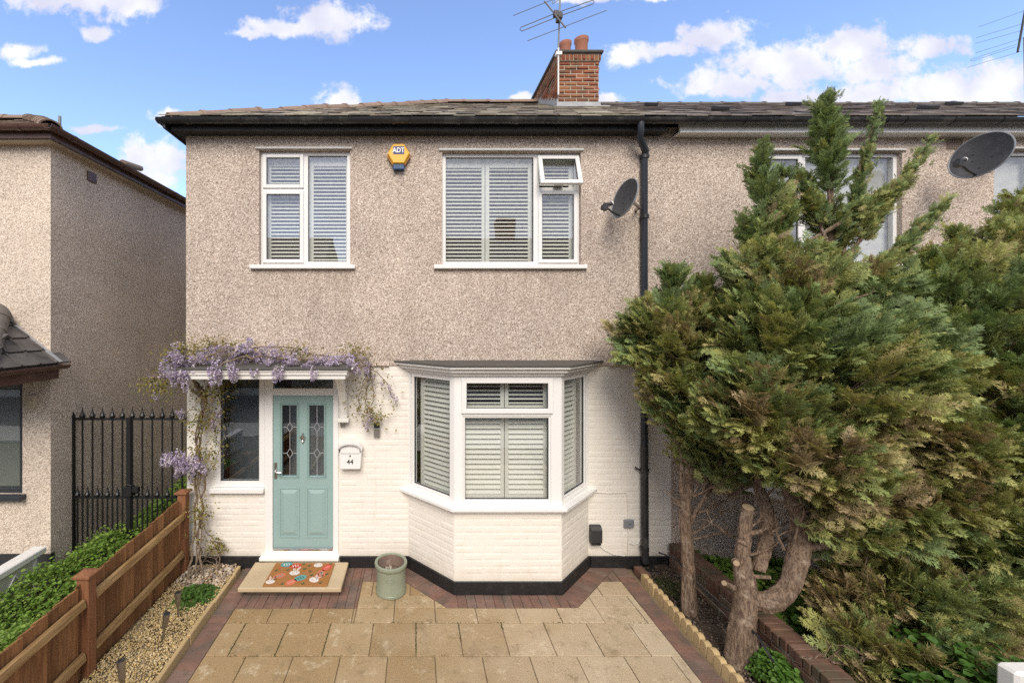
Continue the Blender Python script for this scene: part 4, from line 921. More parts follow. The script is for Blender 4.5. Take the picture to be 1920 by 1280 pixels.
cfz = MB(); cfz.box(c0 - 0.05, c0 - 0.02, 4.3, LY - 0.01, cz - 0.17, cz - 0.01); cfz.box(-9, c0 - 0.051, 4.3, 4.33, cz - 0.17, cz - 0.01); cfz.box(-9, c0 - 0.051, 4.331, LY - 0.01, cz - 0.165, cz - 0.15); cfz.build('canopy_fascia', M['brown'], cano)
ln = MB(TR(PX(64, LY), LY - 0.06, PZ(752, LY))); ln.box(-0.05, 0.05, 0, 0.06, -0.07, 0.05); ln.prism_xz([(-0.07, 0.05), (0.07, 0.05), (0.04, 0.085), (-0.04, 0.085)], -0.01, 0.06); ln.box(-0.022, 0.022, -0.012, 0.0, -0.045, 0.03)
tag(ln.build('wall_lantern', simple('painted_lantern', (0.50, 0.42, 0.31), 0.7, 0.2), bevel=0.006), 'small beige lantern-shaped fitting on the pale wall beside the dark window', 'lantern')

# ------------------------------------------------------------------ houses over the road (seen only mirrored in the windows)
def opposite(x0, x1, label):
    h = empty('house_opposite', ((x0 + x1) / 2, -11, 0), label, 'house', 'houses over the road mirrored in the windows')
    yf, yr = -10.6, -14.2
    mb = MB(TR(0, yf, 0) @ rotz(math.pi)); hs = []
    n = max(1, int((x1 - x0) / 3)); 
    for i in range(n):
        xc = -(x0 + (i + 0.5) * (x1 - x0) / n); hs += [(xc - 0.8, xc + 0.8, 3.6, 5.0), (xc - 0.8, xc + 0.8, 0.8, 2.3)]
    wall(mb, -x1, -x0, 0, 5.5, hs, 0, 0.3); mb.build('front_wall', M['wall_brick'], h)
    MB().box(x0, x1, -18.5, -18.2, 0, 5.5).build('back_wall', M['wall_brick'], h)
    MB().add([(x0, yf, 0), (x0, -18.2, 0), (x0, -18.2, 5.5), (x0, yr, 8.4), (x0, yf, 5.5)], [(0, 1, 2, 3, 4)]).build('gable_wall', M['wall_brick'], h)
    MB().add([(x1, yf, 0), (x1, -18.2, 0), (x1, -18.2, 5.5), (x1, yr, 8.4), (x1, yf, 5.5)], [(4, 3, 2, 1, 0)]).build('gable_wall', M['wall_brick'], h)
    MB().add([(x0, yf + 0.3, 5.4), (x1, yf + 0.3, 5.4), (x1, yr, 8.4), (x0, yr, 8.4), (x0, -18.5, 5.4), (x1, -18.5, 5.4)], [(3, 2, 1, 0), (4, 5, 2, 3)]).build('roof', M['ridge'], h)
    for (a, b, c, d) in hs:
        w_ = MB(TR(0, yf, 0) @ rotz(math.pi)); w_.frame(a, b, c, d, 0.07, 0.08, 0.15); wo = w_.build('window', M['white'], h); MB(TR(0, yf, 0) @ rotz(math.pi)).box(a, b, 0.12, 0.13, c, d).build('pane', M['anthracite'], wo)
    xc = x0 + 4.2
    MB().box(xc - 0.6, xc + 0.5, yr - 0.5, yr + 0.4, 7.8, 9.5).build('chimney', M['brick'], h)
    return h
opposite(1.2, 22.0, 'brick house over the road, mirrored in the wide upstairs window with its chimney')
opposite(-24.0, -5.0, 'brick house over the road, mirrored at the foot of the narrow upstairs window')
# ================================================================== FENCE, GATE, EDGINGS
fence = empty('timber_fence', (-2.93, 3.8, 0), 'brown stained timber fence with pale rails beside the gravel bed', 'fence')
def ftop(y): return 0.89 + (y - 3.8) * 0.073
FX = -2.95
for py_ in (5.34, 3.77, 2.10, 0.45):
    p = MB(); p.box(FX - 0.05, FX + 0.055, py_ - 0.05, py_ + 0.05, -0.05, ftop(py_) + 0.03); po = p.build('post', M['post'], fence, bevel=0.006)
    c = MB(); zt = ftop(py_) + 0.031; c.box(FX - 0.075, FX + 0.08, py_ - 0.075, py_ + 0.075, zt, zt + 0.022)
    c.add([(FX - 0.07, py_ - 0.07, zt + 0.022), (FX + 0.075, py_ - 0.07, zt + 0.022), (FX + 0.075, py_ + 0.07, zt + 0.022), (FX - 0.07, py_ + 0.07, zt + 0.022), (FX, py_, zt + 0.05)], [(0, 1, 4), (1, 2, 4), (2, 3, 4), (3, 0, 4)])
    c.build('post_cap', M['post'], po, bevel=0.003)
bd = mesh_of(MB().prism([(-0.014, -0.062), (-0.003, -0.062), (0.012, 0.062), (-0.008, 0.062)], 0, 1), M['board'], 'board', bevel=0.002)
y = 0.5
while y < 5.28:
    if min(abs(y - q_) for q_ in (5.34, 3.77, 2.10)) > 0.07 or True:
        share('board', bd, fence, TR(FX - 0.012 + random.gauss(0, 0.002), y, 0.0) @ Matrix.Rotation(random.gauss(0, 0.006), 4, 'X') @ Matrix.Diagonal((1, 1, ftop(y) - 0.02 + random.gauss(0, 0.006), 1)))
    y += 0.104
for (ya, yb) in ((3.83, 5.28), (2.16, 3.71), (0.5, 2.04)):
    for (zl, zh) in ((0.21, 0.285), (0.675, 0.75)):
        o = (ya - 3.8) * 0.04
        r = MB(); oa, ob = (ya - 3.8) * 0.035, (yb - 3.8) * 0.035
        v_ = [(FX + 0.012, ya, zl + oa), (FX + 0.055, ya, zl + oa), (FX + 0.055, yb, zl + ob), (FX + 0.012, yb, zl + ob), (FX + 0.012, ya, zh + oa), (FX + 0.04, ya, zh + oa - 0.012), (FX + 0.04, yb, zh + ob - 0.012), (FX + 0.012, yb, zh + ob)]
        r.add(v_, [(0, 3, 2, 1), (4, 5, 6, 7), (0, 1, 5, 4), (1, 2, 6, 5), (2, 3, 7, 6), (3, 0, 4, 7)]); r.build('rail', M['rail'], fence, bevel=0.004)
# ---- iron gate
gy = 5.62
gate = empty('iron_gate', (PX(243, gy), gy, 0), 'black iron railing gate with spear tops between the two houses', 'gate')
def gx(px): return PX(px, gy)
zr, zm = PZ(785, gy), PZ(932, gy)
for px, w in ((136, 0.025), (243, 0.030)): MB().box(gx(px) - w, gx(px) + w, gy - w, gy + w, 0, zr + 0.02).build('gate_post', M['iron'], gate, bevel=0.004)
for z in (zr, zm, 0.12): MB().box(gx(136) - 0.05, XL - 0.005, gy - 0.012, gy + 0.012, z - 0.014, z + 0.014).build('rail', M['iron'], gate)
bar_m = mesh_of(MB().box(-0.008, 0.008, -0.008, 0.008, 0, 1), M['iron'], 'bar')
sp_m = mesh_of(MB().lathe([(0.010, -0.03), (0.013, -0.01), (0.030, 0.012), (0.036, 0.035), (0.022, 0.06), (0.010, 0.10), (0.002, 0.15)], 8), M['iron'], 'spear_head')
i = 0; px = 136.0
while px < 352:
    big_ = abs(px - 136) < 2 or abs(px - 243) < 6
    b = share('bar', bar_m, gate, TR(gx(px), gy, 0.1) @ Matrix.Diagonal((1, 1, zr - 0.1, 1)))
    share('spear_head', sp_m, b, TR(gx(px), gy, zr + 0.01))
    if px + 9.3 < 350:
        b = share('bar', bar_m, gate, TR(gx(px + 9.3), gy, 0.1) @ Matrix.Diagonal((1, 1, zm - 0.1, 1)))
        share('spear_head', sp_m, b, TR(gx(px + 9.3), gy, zm + 0.01) @ Matrix.Diagonal((1, 1, 0.95, 1)))
    px += 18.7
lk = MB(TR(gx(249), gy - 0.05, PZ(918, gy))); lk.box(-0.07, 0.03, -0.03, 0.05, -0.06, 0.07); lk.box(0.03, 0.11, -0.02, 0.03, -0.01, 0.06); lk.tube([(-0.02, -0.02, 0.07), (-0.01, -0.04, 0.10), (0.05, -0.04, 0.09)], 0.012, 6)
lk.build('lock_box', M['iron'], gate, bevel=0.006)
# ---- white screen wall on the left
wwl = empty('screen_wall', (-4.52, 3.6, 0), 'low white garden wall with patterned panels at the far left', 'wall')
for i, y in enumerate(np.arange(0.2, 4.6, 0.6)):
    y = float(y)
    b = MB(); b.box(-4.58, -4.48, y + 0.01, y + 0.59, 0, 0.42); b.frame(0, 0.001, 0, 0.001, 0.0002, 0, 0.001)
    o = MB().box(-4.58, -4.48, y + 0.01, y + 0.59, 0, 0.42).build('panel', simple('limewashed_block', (0.56, 0.54, 0.49), 0.85, 0.15) if i == 0 else bpy.data.materials['limewashed_block'], wwl, bevel=0.006)
    rb = MB()
    rb.box(-4.48, -4.468, y + 0.03, y + 0.07, 0.02, 0.40); rb.box(-4.48, -4.468, y + 0.53, y + 0.57, 0.02, 0.40)
    rb.tube([(-4.475, y + 0.08, 0.06), (-4.475, y + 0.30, 0.36), (-4.475, y + 0.52, 0.06)], 0.012, 5)
    rb.build('raised_pattern', M['white_paint'], o)
for y in (0.2, 1.83, 3.46): MB().box(-4.61, -4.45, y, y + 1.622, 0.42, 0.495).build('coping', M['white_paint'], wwl, bevel=0.01)
# ---- left stone edging, right roll-top edging
el = empty('stone_edging', (-2.25, 3.9, 0), 'upright sandstone edging between the gravel bed and the paving', 'edging')
y = 0.6
while y < 5.35:
    L = random.uniform(0.5, 0.7); e = min(y + L, 5.38)
    MB(TR(-2.255, (y + e) / 2, 0) @ rotz(random.gauss(0, 0.015)) @ Matrix.Rotation(random.gauss(0, 0.03), 4, 'Y')).box(-0.022, 0.022, -(e - y) / 2 + 0.003, (e - y) / 2 - 0.003, -0.05, 0.085 + random.gauss(0, 0.006)).build('edging_stone', M['edge'], el, bevel=0.008)
    y = e
er = empty('roll_top_edging', (2.80, 3.9, 0), 'yellow scalloped stone edging between the paving and the soil bed', 'edging')
roll = MB(); n = 10
prof = [(-0.048, -0.06)] + [(0.048 * math.cos(math.pi - math.pi * i / n) , 0.075 + 0.034 * math.sin(math.pi * i / n)) for i in range(n + 1)] + [(0.048, -0.06)]
roll.prism_yz(prof[::-1], -0.03, 0.03); rm = mesh_of(roll, M['edge'], 'scallop', smooth=True, bevel=0.006)
y = 0.7
while y < 5.16:
    share('scallop', rm, er, TR(2.795 + random.gauss(0, 0.003), y, random.gauss(0, 0.003)) @ rotz(random.gauss(0, 0.04)) @ Matrix.Rotation(random.gauss(0.08, 0.03), 4, 'Y')); y += 0.099
tag(MB(TR(2.83, 5.27, 0.045) @ rotz(R(4))).box(-0.055, 0.055, -0.105, 0.10, -0.05, 0.045).build('loose_brick', M['wall_brick'], bevel=0.006), 'red brick lying at the house end of the yellow edging', 'brick')
# ---- low brick boundary wall on the right
bw_ = empty('low_brick_wall', (3.36, 4.0, 0), 'low weathered brick garden wall running forward under the conifers', 'wall')
WX0, WX1 = 3.28, 3.47
MB().box(WX0 + 0.01, WX1 - 0.01, -0.5, 5.46, -0.05, 0.25).build('wall_core', M['mortar'], bw_)
v_, f_ = brick_mesh(None)
me_b = mesh_of(MB().add(v_, f_), M['wall_brick'], 'brick')
for m, l in lay_bricks(TR(WX0 + 0.008, 5.46, 0) @ rotz(R(-90)), 0, 4.2, 0.0, 0.24, [], 0.012, joint=0.012): share('brick', me_b, bw_, m)
hb = mesh_of(MB().box(-0.105, 0.105, -0.0325, 0.0325, -0.052, 0.052), M['wall_brick'], 'coping_brick', bevel=0.006)
y = 5.42
while y > 1.3:
    share('coping_brick', hb, bw_, TR((WX0 + WX1) / 2 + random.gauss(0, 0.004), y, 0.30 + random.gauss(0, 0.004)) @ Matrix.Rotation(random.gauss(0, 0.03), 4, 'X') @ rotz(random.gauss(0, 0.02))); y -= 0.0755
cbm = MB(); pts = [P3(1235, 1035, 5.35), P3(1270, 1048, 5.2), P3(1300, 1085, 4.75), P3(1330, 1115, 4.4), P3(1370, 1145, 4.05), P3(1420, 1190, 3.75), P3(1450, 1240, 3.5)]
pts = [Vector((min(p.x, 3.26), p.y, max(0.09, p.z))) for p in pts]
tag(MB().tube(pts, 0.011, 6).build('black_cable', M['gutter'], smooth=True), 'black cable lying along the foot of the low brick wall', 'cable')
# ---- white post, bottom right
wp = MB(); wy = 2.95; a_, b_ = PX(1908, wy), PX(2000, wy); zt = PZ(1262, wy)
wp.box(a_, b_, wy, wy + 0.12, 0, zt)
tag(wp.build('white_post', M['white_paint'], bevel=0.02), 'weathered white post in the bottom right corner', 'post')

# ================================================================== GRAVEL
def ico():
    b = bmesh.new(); bmesh.ops.create_icosphere(b, subdivisions=1, radius=1.0); b.verts.ensure_lookup_table()
    V = np.array([v.co[:] for v in b.verts]); F = np.array([[v.index for v in f.verts] for f in b.faces]); b.free(); return V, F
IV, IF = ico()
def stones(name, pos, size, cols, mat, **k):
    n = len(pos); V = []; 
    S = size[:, None] * RNG.uniform(0.55, 1.15, (n, 3)) * np.array([1, 1, 0.7])
    ang = RNG.uniform(0, 6.28, n); c, s = np.cos(ang), np.sin(ang)
    P = IV[None] * S[:, None, :] * RNG.uniform(0.82, 1.15, (n, len(IV), 1))
    X = P[..., 0] * c[:, None] - P[..., 1] * s[:, None]; Y = P[..., 0] * s[:, None] + P[..., 1] * c[:, None]
    P = np.stack([X, Y, P[..., 2]], -1) + pos[:, None, :]
    F = (IF[None] + (np.arange(n) * len(IV))[:, None, None]).reshape(-1, 3)
    return big(name, P.reshape(-1, 3), F, mat, cols=np.repeat(cols, len(IV), 0), **k)
n = 10500
gy_ = RNG.uniform(2.6, 5.48, n); gx_ = RNG.uniform(-2.93, -2.285, n)
pal = np.array([(0.52, 0.39, 0.18), (0.56, 0.44, 0.24), (0.46, 0.33, 0.15), (0.60, 0.49, 0.30), (0.42, 0.32, 0.18), (0.54, 0.41, 0.18)])
gs = stones('gravel', np.stack([gx_, gy_, 0.03 + RNG.uniform(0, 0.018, n) + 0.012 * np.sin(gx_ * 9) * np.sin(gy_ * 6)], -1), RNG.uniform(0.006, 0.0135, n), pal[RNG.integers(0, 6, n)] * RNG.uniform(0.75, 1.15, (n, 1)), M['gravel'])
tag(gs, 'loose golden gravel filling the bed beside the fence', 'gravel', kind='stuff')
n = 260
ps = np.stack([RNG.uniform(-2.9, -2.3, n), RNG.uniform(5.0, 5.45, n), 0.05 + RNG.uniform(0, 0.02, n)], -1)
ps_ = stones('pebbles', ps, RNG.uniform(0.012, 0.03, n), np.array([(0.42, 0.34, 0.26), (0.33, 0.25, 0.18), (0.52, 0.45, 0.36), (0.25, 0.21, 0.18)])[RNG.integers(0, 4, n)], M['gravel'])
tag(ps_, 'larger mixed pebbles at the foot of the wisteria', 'pebbles', kind='stuff')
n = 2600
ps = np.stack([RNG.uniform(2.86, 3.27, n), RNG.uniform(2.6, 5.4, n), 0.03 + RNG.uniform(-0.01, 0.03, n)], -1)
so_ = stones('soil_clods', ps, RNG.uniform(0.005, 0.018, n), np.array([(0.085, 0.06, 0.042), (0.06, 0.042, 0.03), (0.13, 0.095, 0.07), (0.17, 0.14, 0.11)])[RNG.integers(0, 4, n)] * RNG.uniform(0.7, 1.2, (n, 1)), M['gravel'])
tag(so_, 'crumbs of dark soil in the bed under the conifers', 'soil', kind='stuff')

# ================================================================== DOOR STEP, MAT, POT, SMALL FITTINGS
st = MB(); st.box(-2.06, -0.865, 4.86, 5.40, 0.072, 0.122)
step = tag(st.build('door_step', simple('pale_step_stone', (0.50, 0.40, 0.26), 0.85, 0.15, 9.0, 110.0, 0.4, 0.004, dirt=(0.36, 0.26, 0.14), dirt_amt=0.4), bevel=0.008), 'pale stone door step slab below the green front door', 'step')
sb = MB()
for i in range(11): sb.box(-1.98 + i * 0.098, -1.98 + i * 0.098 + 0.094, 4.94, 5.40, 0.004, 0.070)
sb.build('step_riser', M['block'], step)
# mat with printed rabbits, eggs and leaves
mx0, mx1, my0, my1, mz = -1.78, -1.03, 4.885, 5.355, 0.124
mm, t, b, out, P = newmat('coir')
cfib = noise(t, P, 260.0, 3); c = mixc(t, cfib, (0.23, 0.095, 0.03), (0.46, 0.225, 0.085))
put(t, b, c, 0.95, cfib, 0.8, 0.004, 0, 0.1)
mat_ = tag(MB().box(mx0, mx1, my0, my1, mz, mz + 0.014).build('door_mat', mm, bevel=0.004), 'orange coir door mat printed with white rabbits and painted eggs', 'doormat')
def ink(name, col): return simple(name, col, 0.95, 0.18, 30.0, 220.0, 0.6, 0.003)
INK = {'w': ink('print_white', (0.66, 0.62, 0.57)), 'b': ink('print_black', (0.05, 0.035, 0.03)), 't': ink('print_teal', (0.11, 0.30, 0.30)), 'r': ink('print_red', (0.50, 0.07, 0.035)), 'g': ink('print_green', (0.06, 0.09, 0.03)), 'p': ink('print_pink', (0.70, 0.30, 0.27)), 'o': ink('print_orange', (0.52, 0.15, 0.07))}
layer = [0]
def blob(key, cx, cy, rx, ry, rot=0.0, name='print', n=16, lvl=1):
    mb = MB(TR(mx0 + cx, my0 + cy, mz + 0.0145 + lvl * 0.0006) @ rotz(rot)); vs_ = [(rx * math.cos(2 * math.pi * i / n), ry * math.sin(2 * math.pi * i / n), 0) for i in range(n)]
    vs2 = [(a, b_, 0.0005) for a, b_, _ in vs_]
    pts_ = [(max(-1e9, p[0]), p[1]) for p in vs_]
    # keep the print on the mat
    return mb.prism(pts_, 0, 0.0005).build(name, INK[key], mat_)
def rabbit(cx, cy, s=1.0, a=0.0, ears=True):
    blob('w', cx, cy, 0.062 * s, 0.048 * s, a, 'printed_rabbit')
    if ears:
        for e in (-1, 1):
            ex, ey = cx + math.sin(-a + e * 0.3) * 0.085 * s, cy + math.cos(-a + e * 0.3) * 0.085 * s
            blob('w', ex, ey, 0.014 * s, 0.05 * s, a - e * 0.3, 'printed_ear'); blob('p', ex, ey, 0.006 * s, 0.034 * s, a - e * 0.3, 'printed_ear_pink', lvl=2)
    for e in (-1, 1): blob('b', cx + e * 0.024 * s, cy + 0.012 * s, 0.0055 * s, 0.0065 * s, 0, 'printed_eye', 8, 2)
    blob('p', cx, cy - 0.010 * s, 0.008 * s, 0.006 * s, 0, 'printed_nose', 8, 2)
def egg(cx, cy, k1, k2, a=0.0):
    blob(k1, cx, cy, 0.075, 0.055, a, 'printed_egg')
    for d in (-0.03, 0.0, 0.03): blob(k2, cx + d * math.cos(a), cy + d * math.sin(a), 0.006, 0.036 if d == 0 else 0.026, a + 0.25, 'printed_stripe', 8, 2)
egg(0.27, 0.40, 'r', 'w', R(15)); egg(0.63, 0.24, 'o', 't', R(100)); egg(0.31, 0.06, 'o', 'p', R(50)); egg(0.03, 0.40, 'r', 'o', R(80)) if False else None
rabbit(0.30, 0.25); rabbit(0.57, 0.11, 1.0, -0.5); rabbit(0.55, 0.415, 0.9, 0, False); rabbit(0.065, 0.07, 0.85)
egg(0.14, 0.19, 'o', 't', R(35)); egg(0.40, 0.15, 't', 'g', R(30)); egg(0.67, 0.36, 'r', 'p', R(70)); egg(0.15, 0.43, 't', 'w', R(10))
for (cx, cy) in ((0.44, 0.40), (0.22, 0.03), (0.48, 0.28), (0.06, 0.30), (0.70, 0.22), (0.40, 0.33), (0.46, 0.03), (0.20, 0.31), (0.52, 0.20), (0.66, 0.05), (0.10, 0.12), (0.36, 0.44), (0.70, 0.44)):
    for k in range(3): blob('g', cx + 0.012 * (k - 1), cy + 0.012 * (k == 1), 0.006, 0.022, R(35) * (1 - k), 'printed_leaf', 8)
for (cx, cy) in ((0.09, 0.35), (0.62, 0.26), (0.40, 0.06)): blob('r', cx, cy, 0.012, 0.012, 0, 'printed_flower', 8)
# glazed planter
pot = empty('planter', (PX(733, 5.0), 5.0, 0), 'pale green glazed plant pot standing by the bay window', 'plant pot')
pc = (PX(733, 5.0), 5.0, 0.001)
gm, t, b, out, P = newmat('sage_glaze'); k = noise(t, P, 9.0, 5); put(t, b, mixc(t, k, (0.20, 0.235, 0.165), (0.30, 0.325, 0.245)), 0.38, noise(t, P, 80.0, 3), 0.1, 0.003)
pb_ = MB().lathe([(0.165, 0.0), (0.178, 0.012), (0.178, 0.035), (0.172, 0.042), (0.178, 0.049), (0.174, 0.060), (0.172, 0.20), (0.173, 0.30), (0.190, 0.315), (0.194, 0.335), (0.190, 0.355), (0.178, 0.362), (0.160, 0.352), (0.155, 0.30), (0.155, 0.16)], 48, pc); pb_.build('pot_body', gm, pot, smooth=True)
MB().lathe([(0.154, 0.225), (0.10, 0.235), (0.02, 0.232), (0.001, 0.232)], 24, pc, caps=False).build('compost', simple('dry_compost', (0.16, 0.115, 0.085), 0.95, 0.4, 30.0, 150.0, 0.8, 0.01), pot)
lin = MB().lathe([(0.159, 0.345), (0.1545, 0.30), (0.1545, 0.16), (0.1535, 0.16), (0.1535, 0.30), (0.158, 0.345)], 40, pc, caps=False); lin.build('lining', simple('limescaled_clay', (0.20, 0.14, 0.11), 0.9, 0.25, 14.0, 80.0, 0.3, dirt=(0.42, 0.37, 0.33), dirt_amt=0.5), pot, smooth=True)
fr = MB()
for i in range(26):
    a = random.uniform(0, 6.28); r_ = random.uniform(0, 0.09); p = Vector((pc[0] + r_ * math.cos(a), 5.0 + r_ * math.sin(a), 0.238)); fr.tube([p, p + Vector((random.uniform(-0.04, 0.04), random.uniform(-0.04, 0.04), random.uniform(0.005, 0.03)))], 0.0035, 5)
fr.build('dry_stalks', simple('pale_stalks', (0.55, 0.50, 0.42), 0.8), pot)
ov = MB(TR(pc[0], 5.0 - 0.173, 0.215)); n = 24
for rr_ in (1.0,):
    ring = [(0.042 * math.cos(2 * math.pi * i / n), -0.002 + 0.006 * (math.cos(2 * math.pi * i / n) ** 2), 0.029 * math.sin(2 * math.pi * i / n)) for i in range(n + 1)]
    ov.tube(ring, 0.004, 6, caps=False)
ov.add([(0.034 * math.cos(2 * math.pi * i / n), -0.001 + 0.005 * math.cos(2 * math.pi * i / n) ** 2, 0.021 * math.sin(2 * math.pi * i / n)) for i in range(n)], [tuple(range(n))])
ov.build('oval_stamp', gm, pot, smooth=True)
# letter box
lb = empty('letter_box', (PX(659), YF - 0.01, PZ(852)), 'white letter box numbered 44 on the cream wall right of the door', 'letter box')
F = TR(PX(659), YF - 0.012, 0)
za, zb_ = PZ(874), PZ(838)
MB(F).prism_xz([(-0.128, za), (0.128, za), (0.148, zb_), (-0.148, zb_)], -0.10, 0.0).build('box', M['white'], lb, bevel=0.006)
fl_ = MB(F); fl_.prism_xz([(-0.120, zb_ - 0.045), (0.120, zb_ - 0.045), (0.125, zb_ + 0.028), (-0.125, zb_ + 0.028)], -0.112, -0.101); fl_.build('flap', M['white'], lb, bevel=0.003)
MB(F).box(-0.137, -0.130, -0.106, -0.1005, zb_ - 0.035, zb_ + 0.002).build('hinge', M['dark'], lb); MB(F).box(0.130, 0.137, -0.106, -0.1005, zb_ - 0.035, zb_ + 0.002).build('hinge', M['dark'], lb)
n = 14; arc = [(-0.16 * math.cos(math.pi * i / n), zb_ + 0.005 + 0.095 * math.sin(math.pi * i / n)) for i in range(n + 1)]
MB(F).prism_xz([(x * 0.85, z - 0.012) for x, z in arc][::-1], -0.098, 0.0).build('gable', M['white'], lb)
hd = MB(F); arc2 = arc + [(x * 0.93, z - 0.012) for x, z in arc[::-1]]
for i in range(n): hd.prism_xz([arc[i], arc[i + 1], (arc[i + 1][0] * 0.94, arc[i + 1][1] - 0.009), (arc[i][0] * 0.94, arc[i][1] - 0.009)][::-1], -0.15, 0.0)
hd.build('hood', M['white'], lb)
sc_ = MB(F)
for i in range(1, 2 * n): 
    w = math.pi * i / (2 * n); sc_.tube([(-0.15 * math.cos(w), -0.148, zb_ - 0.004 + 0.088 * math.sin(w)), (-0.15 * math.cos(w), -0.140, zb_ - 0.004 + 0.088 * math.sin(w))], 0.010, 8)
sc_.build('scalloped_edge', M['white'], lb)
MB(F @ TR(0, -0.104, PZ(850))).lathe([(0.009, -0.001), (0.009, 0.001)], 10).build('keyhole_seat', M['dark'], lb)
kh = MB(F); kh.tube([(0, -0.103, PZ(849)), (0, -0.1005, PZ(849))], 0.010, 10); kh.build('lock', M['dark'], lb)
text_mesh('44', 0.085, M['dark'], 'number', lb, F @ TR(0, -0.1022, PZ(860.5)) @ Matrix.Rotation(R(90), 4, 'X'), bold=0.0012)
# doorbell, wall light
db = empty('doorbell', (PX(643), YF - 0.01, PZ(790)), 'small grey and black video doorbell beside the door frame', 'doorbell')
F = TR(PX(643), YF - 0.010, PZ(790)); MB(F).box(-0.031, 0.031, -0.022, 0, -0.067, 0.025).build('button_plate', M['steel'], db, bevel=0.006); MB(F).box(-0.031, 0.031, -0.022, 0, 0.0255, 0.066).build('camera_panel', M['gutter'], db, bevel=0.004)
MB(F).tube([(0, -0.0235, -0.012), (0, -0.022, -0.012)], 0.012, 14).build('button', M['chrome'], db)
wl = empty('wall_light', (PX(707), YF - 0.01, PZ(803)), 'stainless steel sensor light on the cream wall right of the letter box', 'wall light')
F = TR(PX(707), YF - 0.010, PZ(803)); MB(F).box(-0.040, 0.040, -0.05, 0, -0.095, 0.02).build('housing', M['steel'], wl, bevel=0.006); MB(F).box(-0.036, 0.036, -0.055, 0, 0.024, 0.085).build('lens', M['gutter'], wl, bevel=0.006); MB(F).box(-0.041, 0.041, -0.062, 0, 0.0, 0.0235).build('band', M['chrome'], wl, bevel=0.003)
# alarm box
al = empty('alarm_box', (PX(748), YF - 0.03, PZ(295)), 'yellow hexagonal burglar alarm box between the upstairs windows', 'alarm box')
F = TR(PX(748), YF - 0.024, PZ(294)); 
yel = simple('alarm_yellow', (0.78, 0.43, 0.03), 0.38, 0.03)
hx_ = lambda r: [(r * math.cos(R(60) * i), r * math.sin(R(60) * i) * 1.02) for i in range(6)]
MB(F).add([(x, 0, z) for x, z in hx_(0.150)] + [(x, -0.07, z) for x, z in hx_(0.143)] + [(x, -0.082, z) for x, z in hx_(0.128)], [(i, (i + 1) % 6, 6 + (i + 1) % 6, 6 + i) for i in range(6)] + [(6 + i, 6 + (i + 1) % 6, 12 + (i + 1) % 6, 12 + i) for i in range(6)] + [tuple(range(12, 18))]).build('cover', yel, al)
amber = simple('alarm_amber', (0.50, 0.22, 0.015), 0.45); finm = mesh_of(MB().box(-0.0035, 0.0035, -0.055, -0.01, -0.012, 0.012), amber, 'vent_fin')
for i in range(9):
    tt = i / 8.0
    for s_ in (-1, 1): share('vent_fin', finm, al, F @ TR(s_ * (0.146 - tt * 0.066), 0, -0.02 - tt * 0.108))
MB(F).prism_xz([(-0.068, -0.200), (0.068, -0.200), (0.075, -0.185), (0.075, -0.132), (-0.075, -0.132), (-0.075, -0.185)], -0.075, 0.0).build('strobe', simple('strobe_blue', (0.012, 0.06, 0.16), 0.2), al, bevel=0.008)
navy = simple('logo_navy', (0.035, 0.045, 0.17), 0.5, 0.03)
MB(F).box(-0.068, 0.072, -0.0845, -0.0822, -0.010, 0.090).build('logo_panel', navy, al)
text_mesh('ADT', 0.085, M['white'], 'logo_letters', al, F @ TR(0.0, -0.0868, 0.038) @ Matrix.Rotation(R(90), 4, 'X') @ Matrix.Diagonal((0.88, 1.0, 1, 1)), bold=0.0022)
# meter boxes and cables
vb = empty('vent_cowl', (PX(1114), YF - 0.01, PZ(998)), 'black hooded vent on the cream wall right of the bay', 'vent')
F = TR(PX(1114), YF - 0.010, PZ(998)); MB(F).prism_yz([(0, -0.115), (-0.075, -0.10), (-0.08, 0.07), (-0.045, 0.112), (0, 0.118)], -0.072, 0.072).build('hood', M['dark'], vb, bevel=0.006); MB(F).box(-0.06, 0.06, -0.07, 0, -0.125, -0.112).build('grille', M['gutter'], vb)
jb = empty('junction_box', (PX(1177), YF - 0.01, PZ(979)), 'small grey cable box on the cream wall beside the downpipe', 'junction box')
F = TR(PX(1177), YF - 0.010, PZ(979)); MB(F).box(-0.062, 0.062, -0.04, 0, -0.055, 0.055).build('cover', M['grey'], jb, bevel=0.012, smooth=False)
MB(F).box(-0.012, 0.012, -0.043, -0.04, -0.004, 0.004).build('screw_cap', M['dark'], jb)
def cable(pts_, r, mat, label): 
    return tag(MB().tube([Vector((PX(a), YF - 0.016, PZ(b_))) for a, b_ in pts_], r, 5).build('cable', mat, smooth=True), label, 'cable')
cable([(1108, 921), (1140, 923), (1172, 922), (1175, 930), (1176, 950), (1176, 972)], 0.005, M['cream'], 'thin painted cable running from the bay sill to the grey box')
cable([(1177, 988), (1177, 1010), (1176, 1036)], 0.005, M['cream'], 'thin painted cable dropping from the grey box to the ground')
cable([(1118, 1014), (1130, 1028), (1150, 1038), (1170, 1040)], 0.005, M['white_paint'], 'thin white cable sagging from the black vent')
cable([(1177, 1016), (1187, 1019), (1196, 1016), (1199, 1008)], 0.006, M['white_paint'], 'short white cable bending towards the foot of the downpipe')
cable([(1168, 405), (1150, 412), (1142, 418), (1170, 420), (1196, 404), (1200, 380)], 0.004, M['dark'], 'black cable looping below the dish beside the wide upstairs window')
cable([(1362, 232), (1363, 300), (1361, 350), (1356, 400), (1354, 455), (1356, 520)], 0.004, M['dark'], 'thin dark wire hanging down the wall left of the conifer tops')

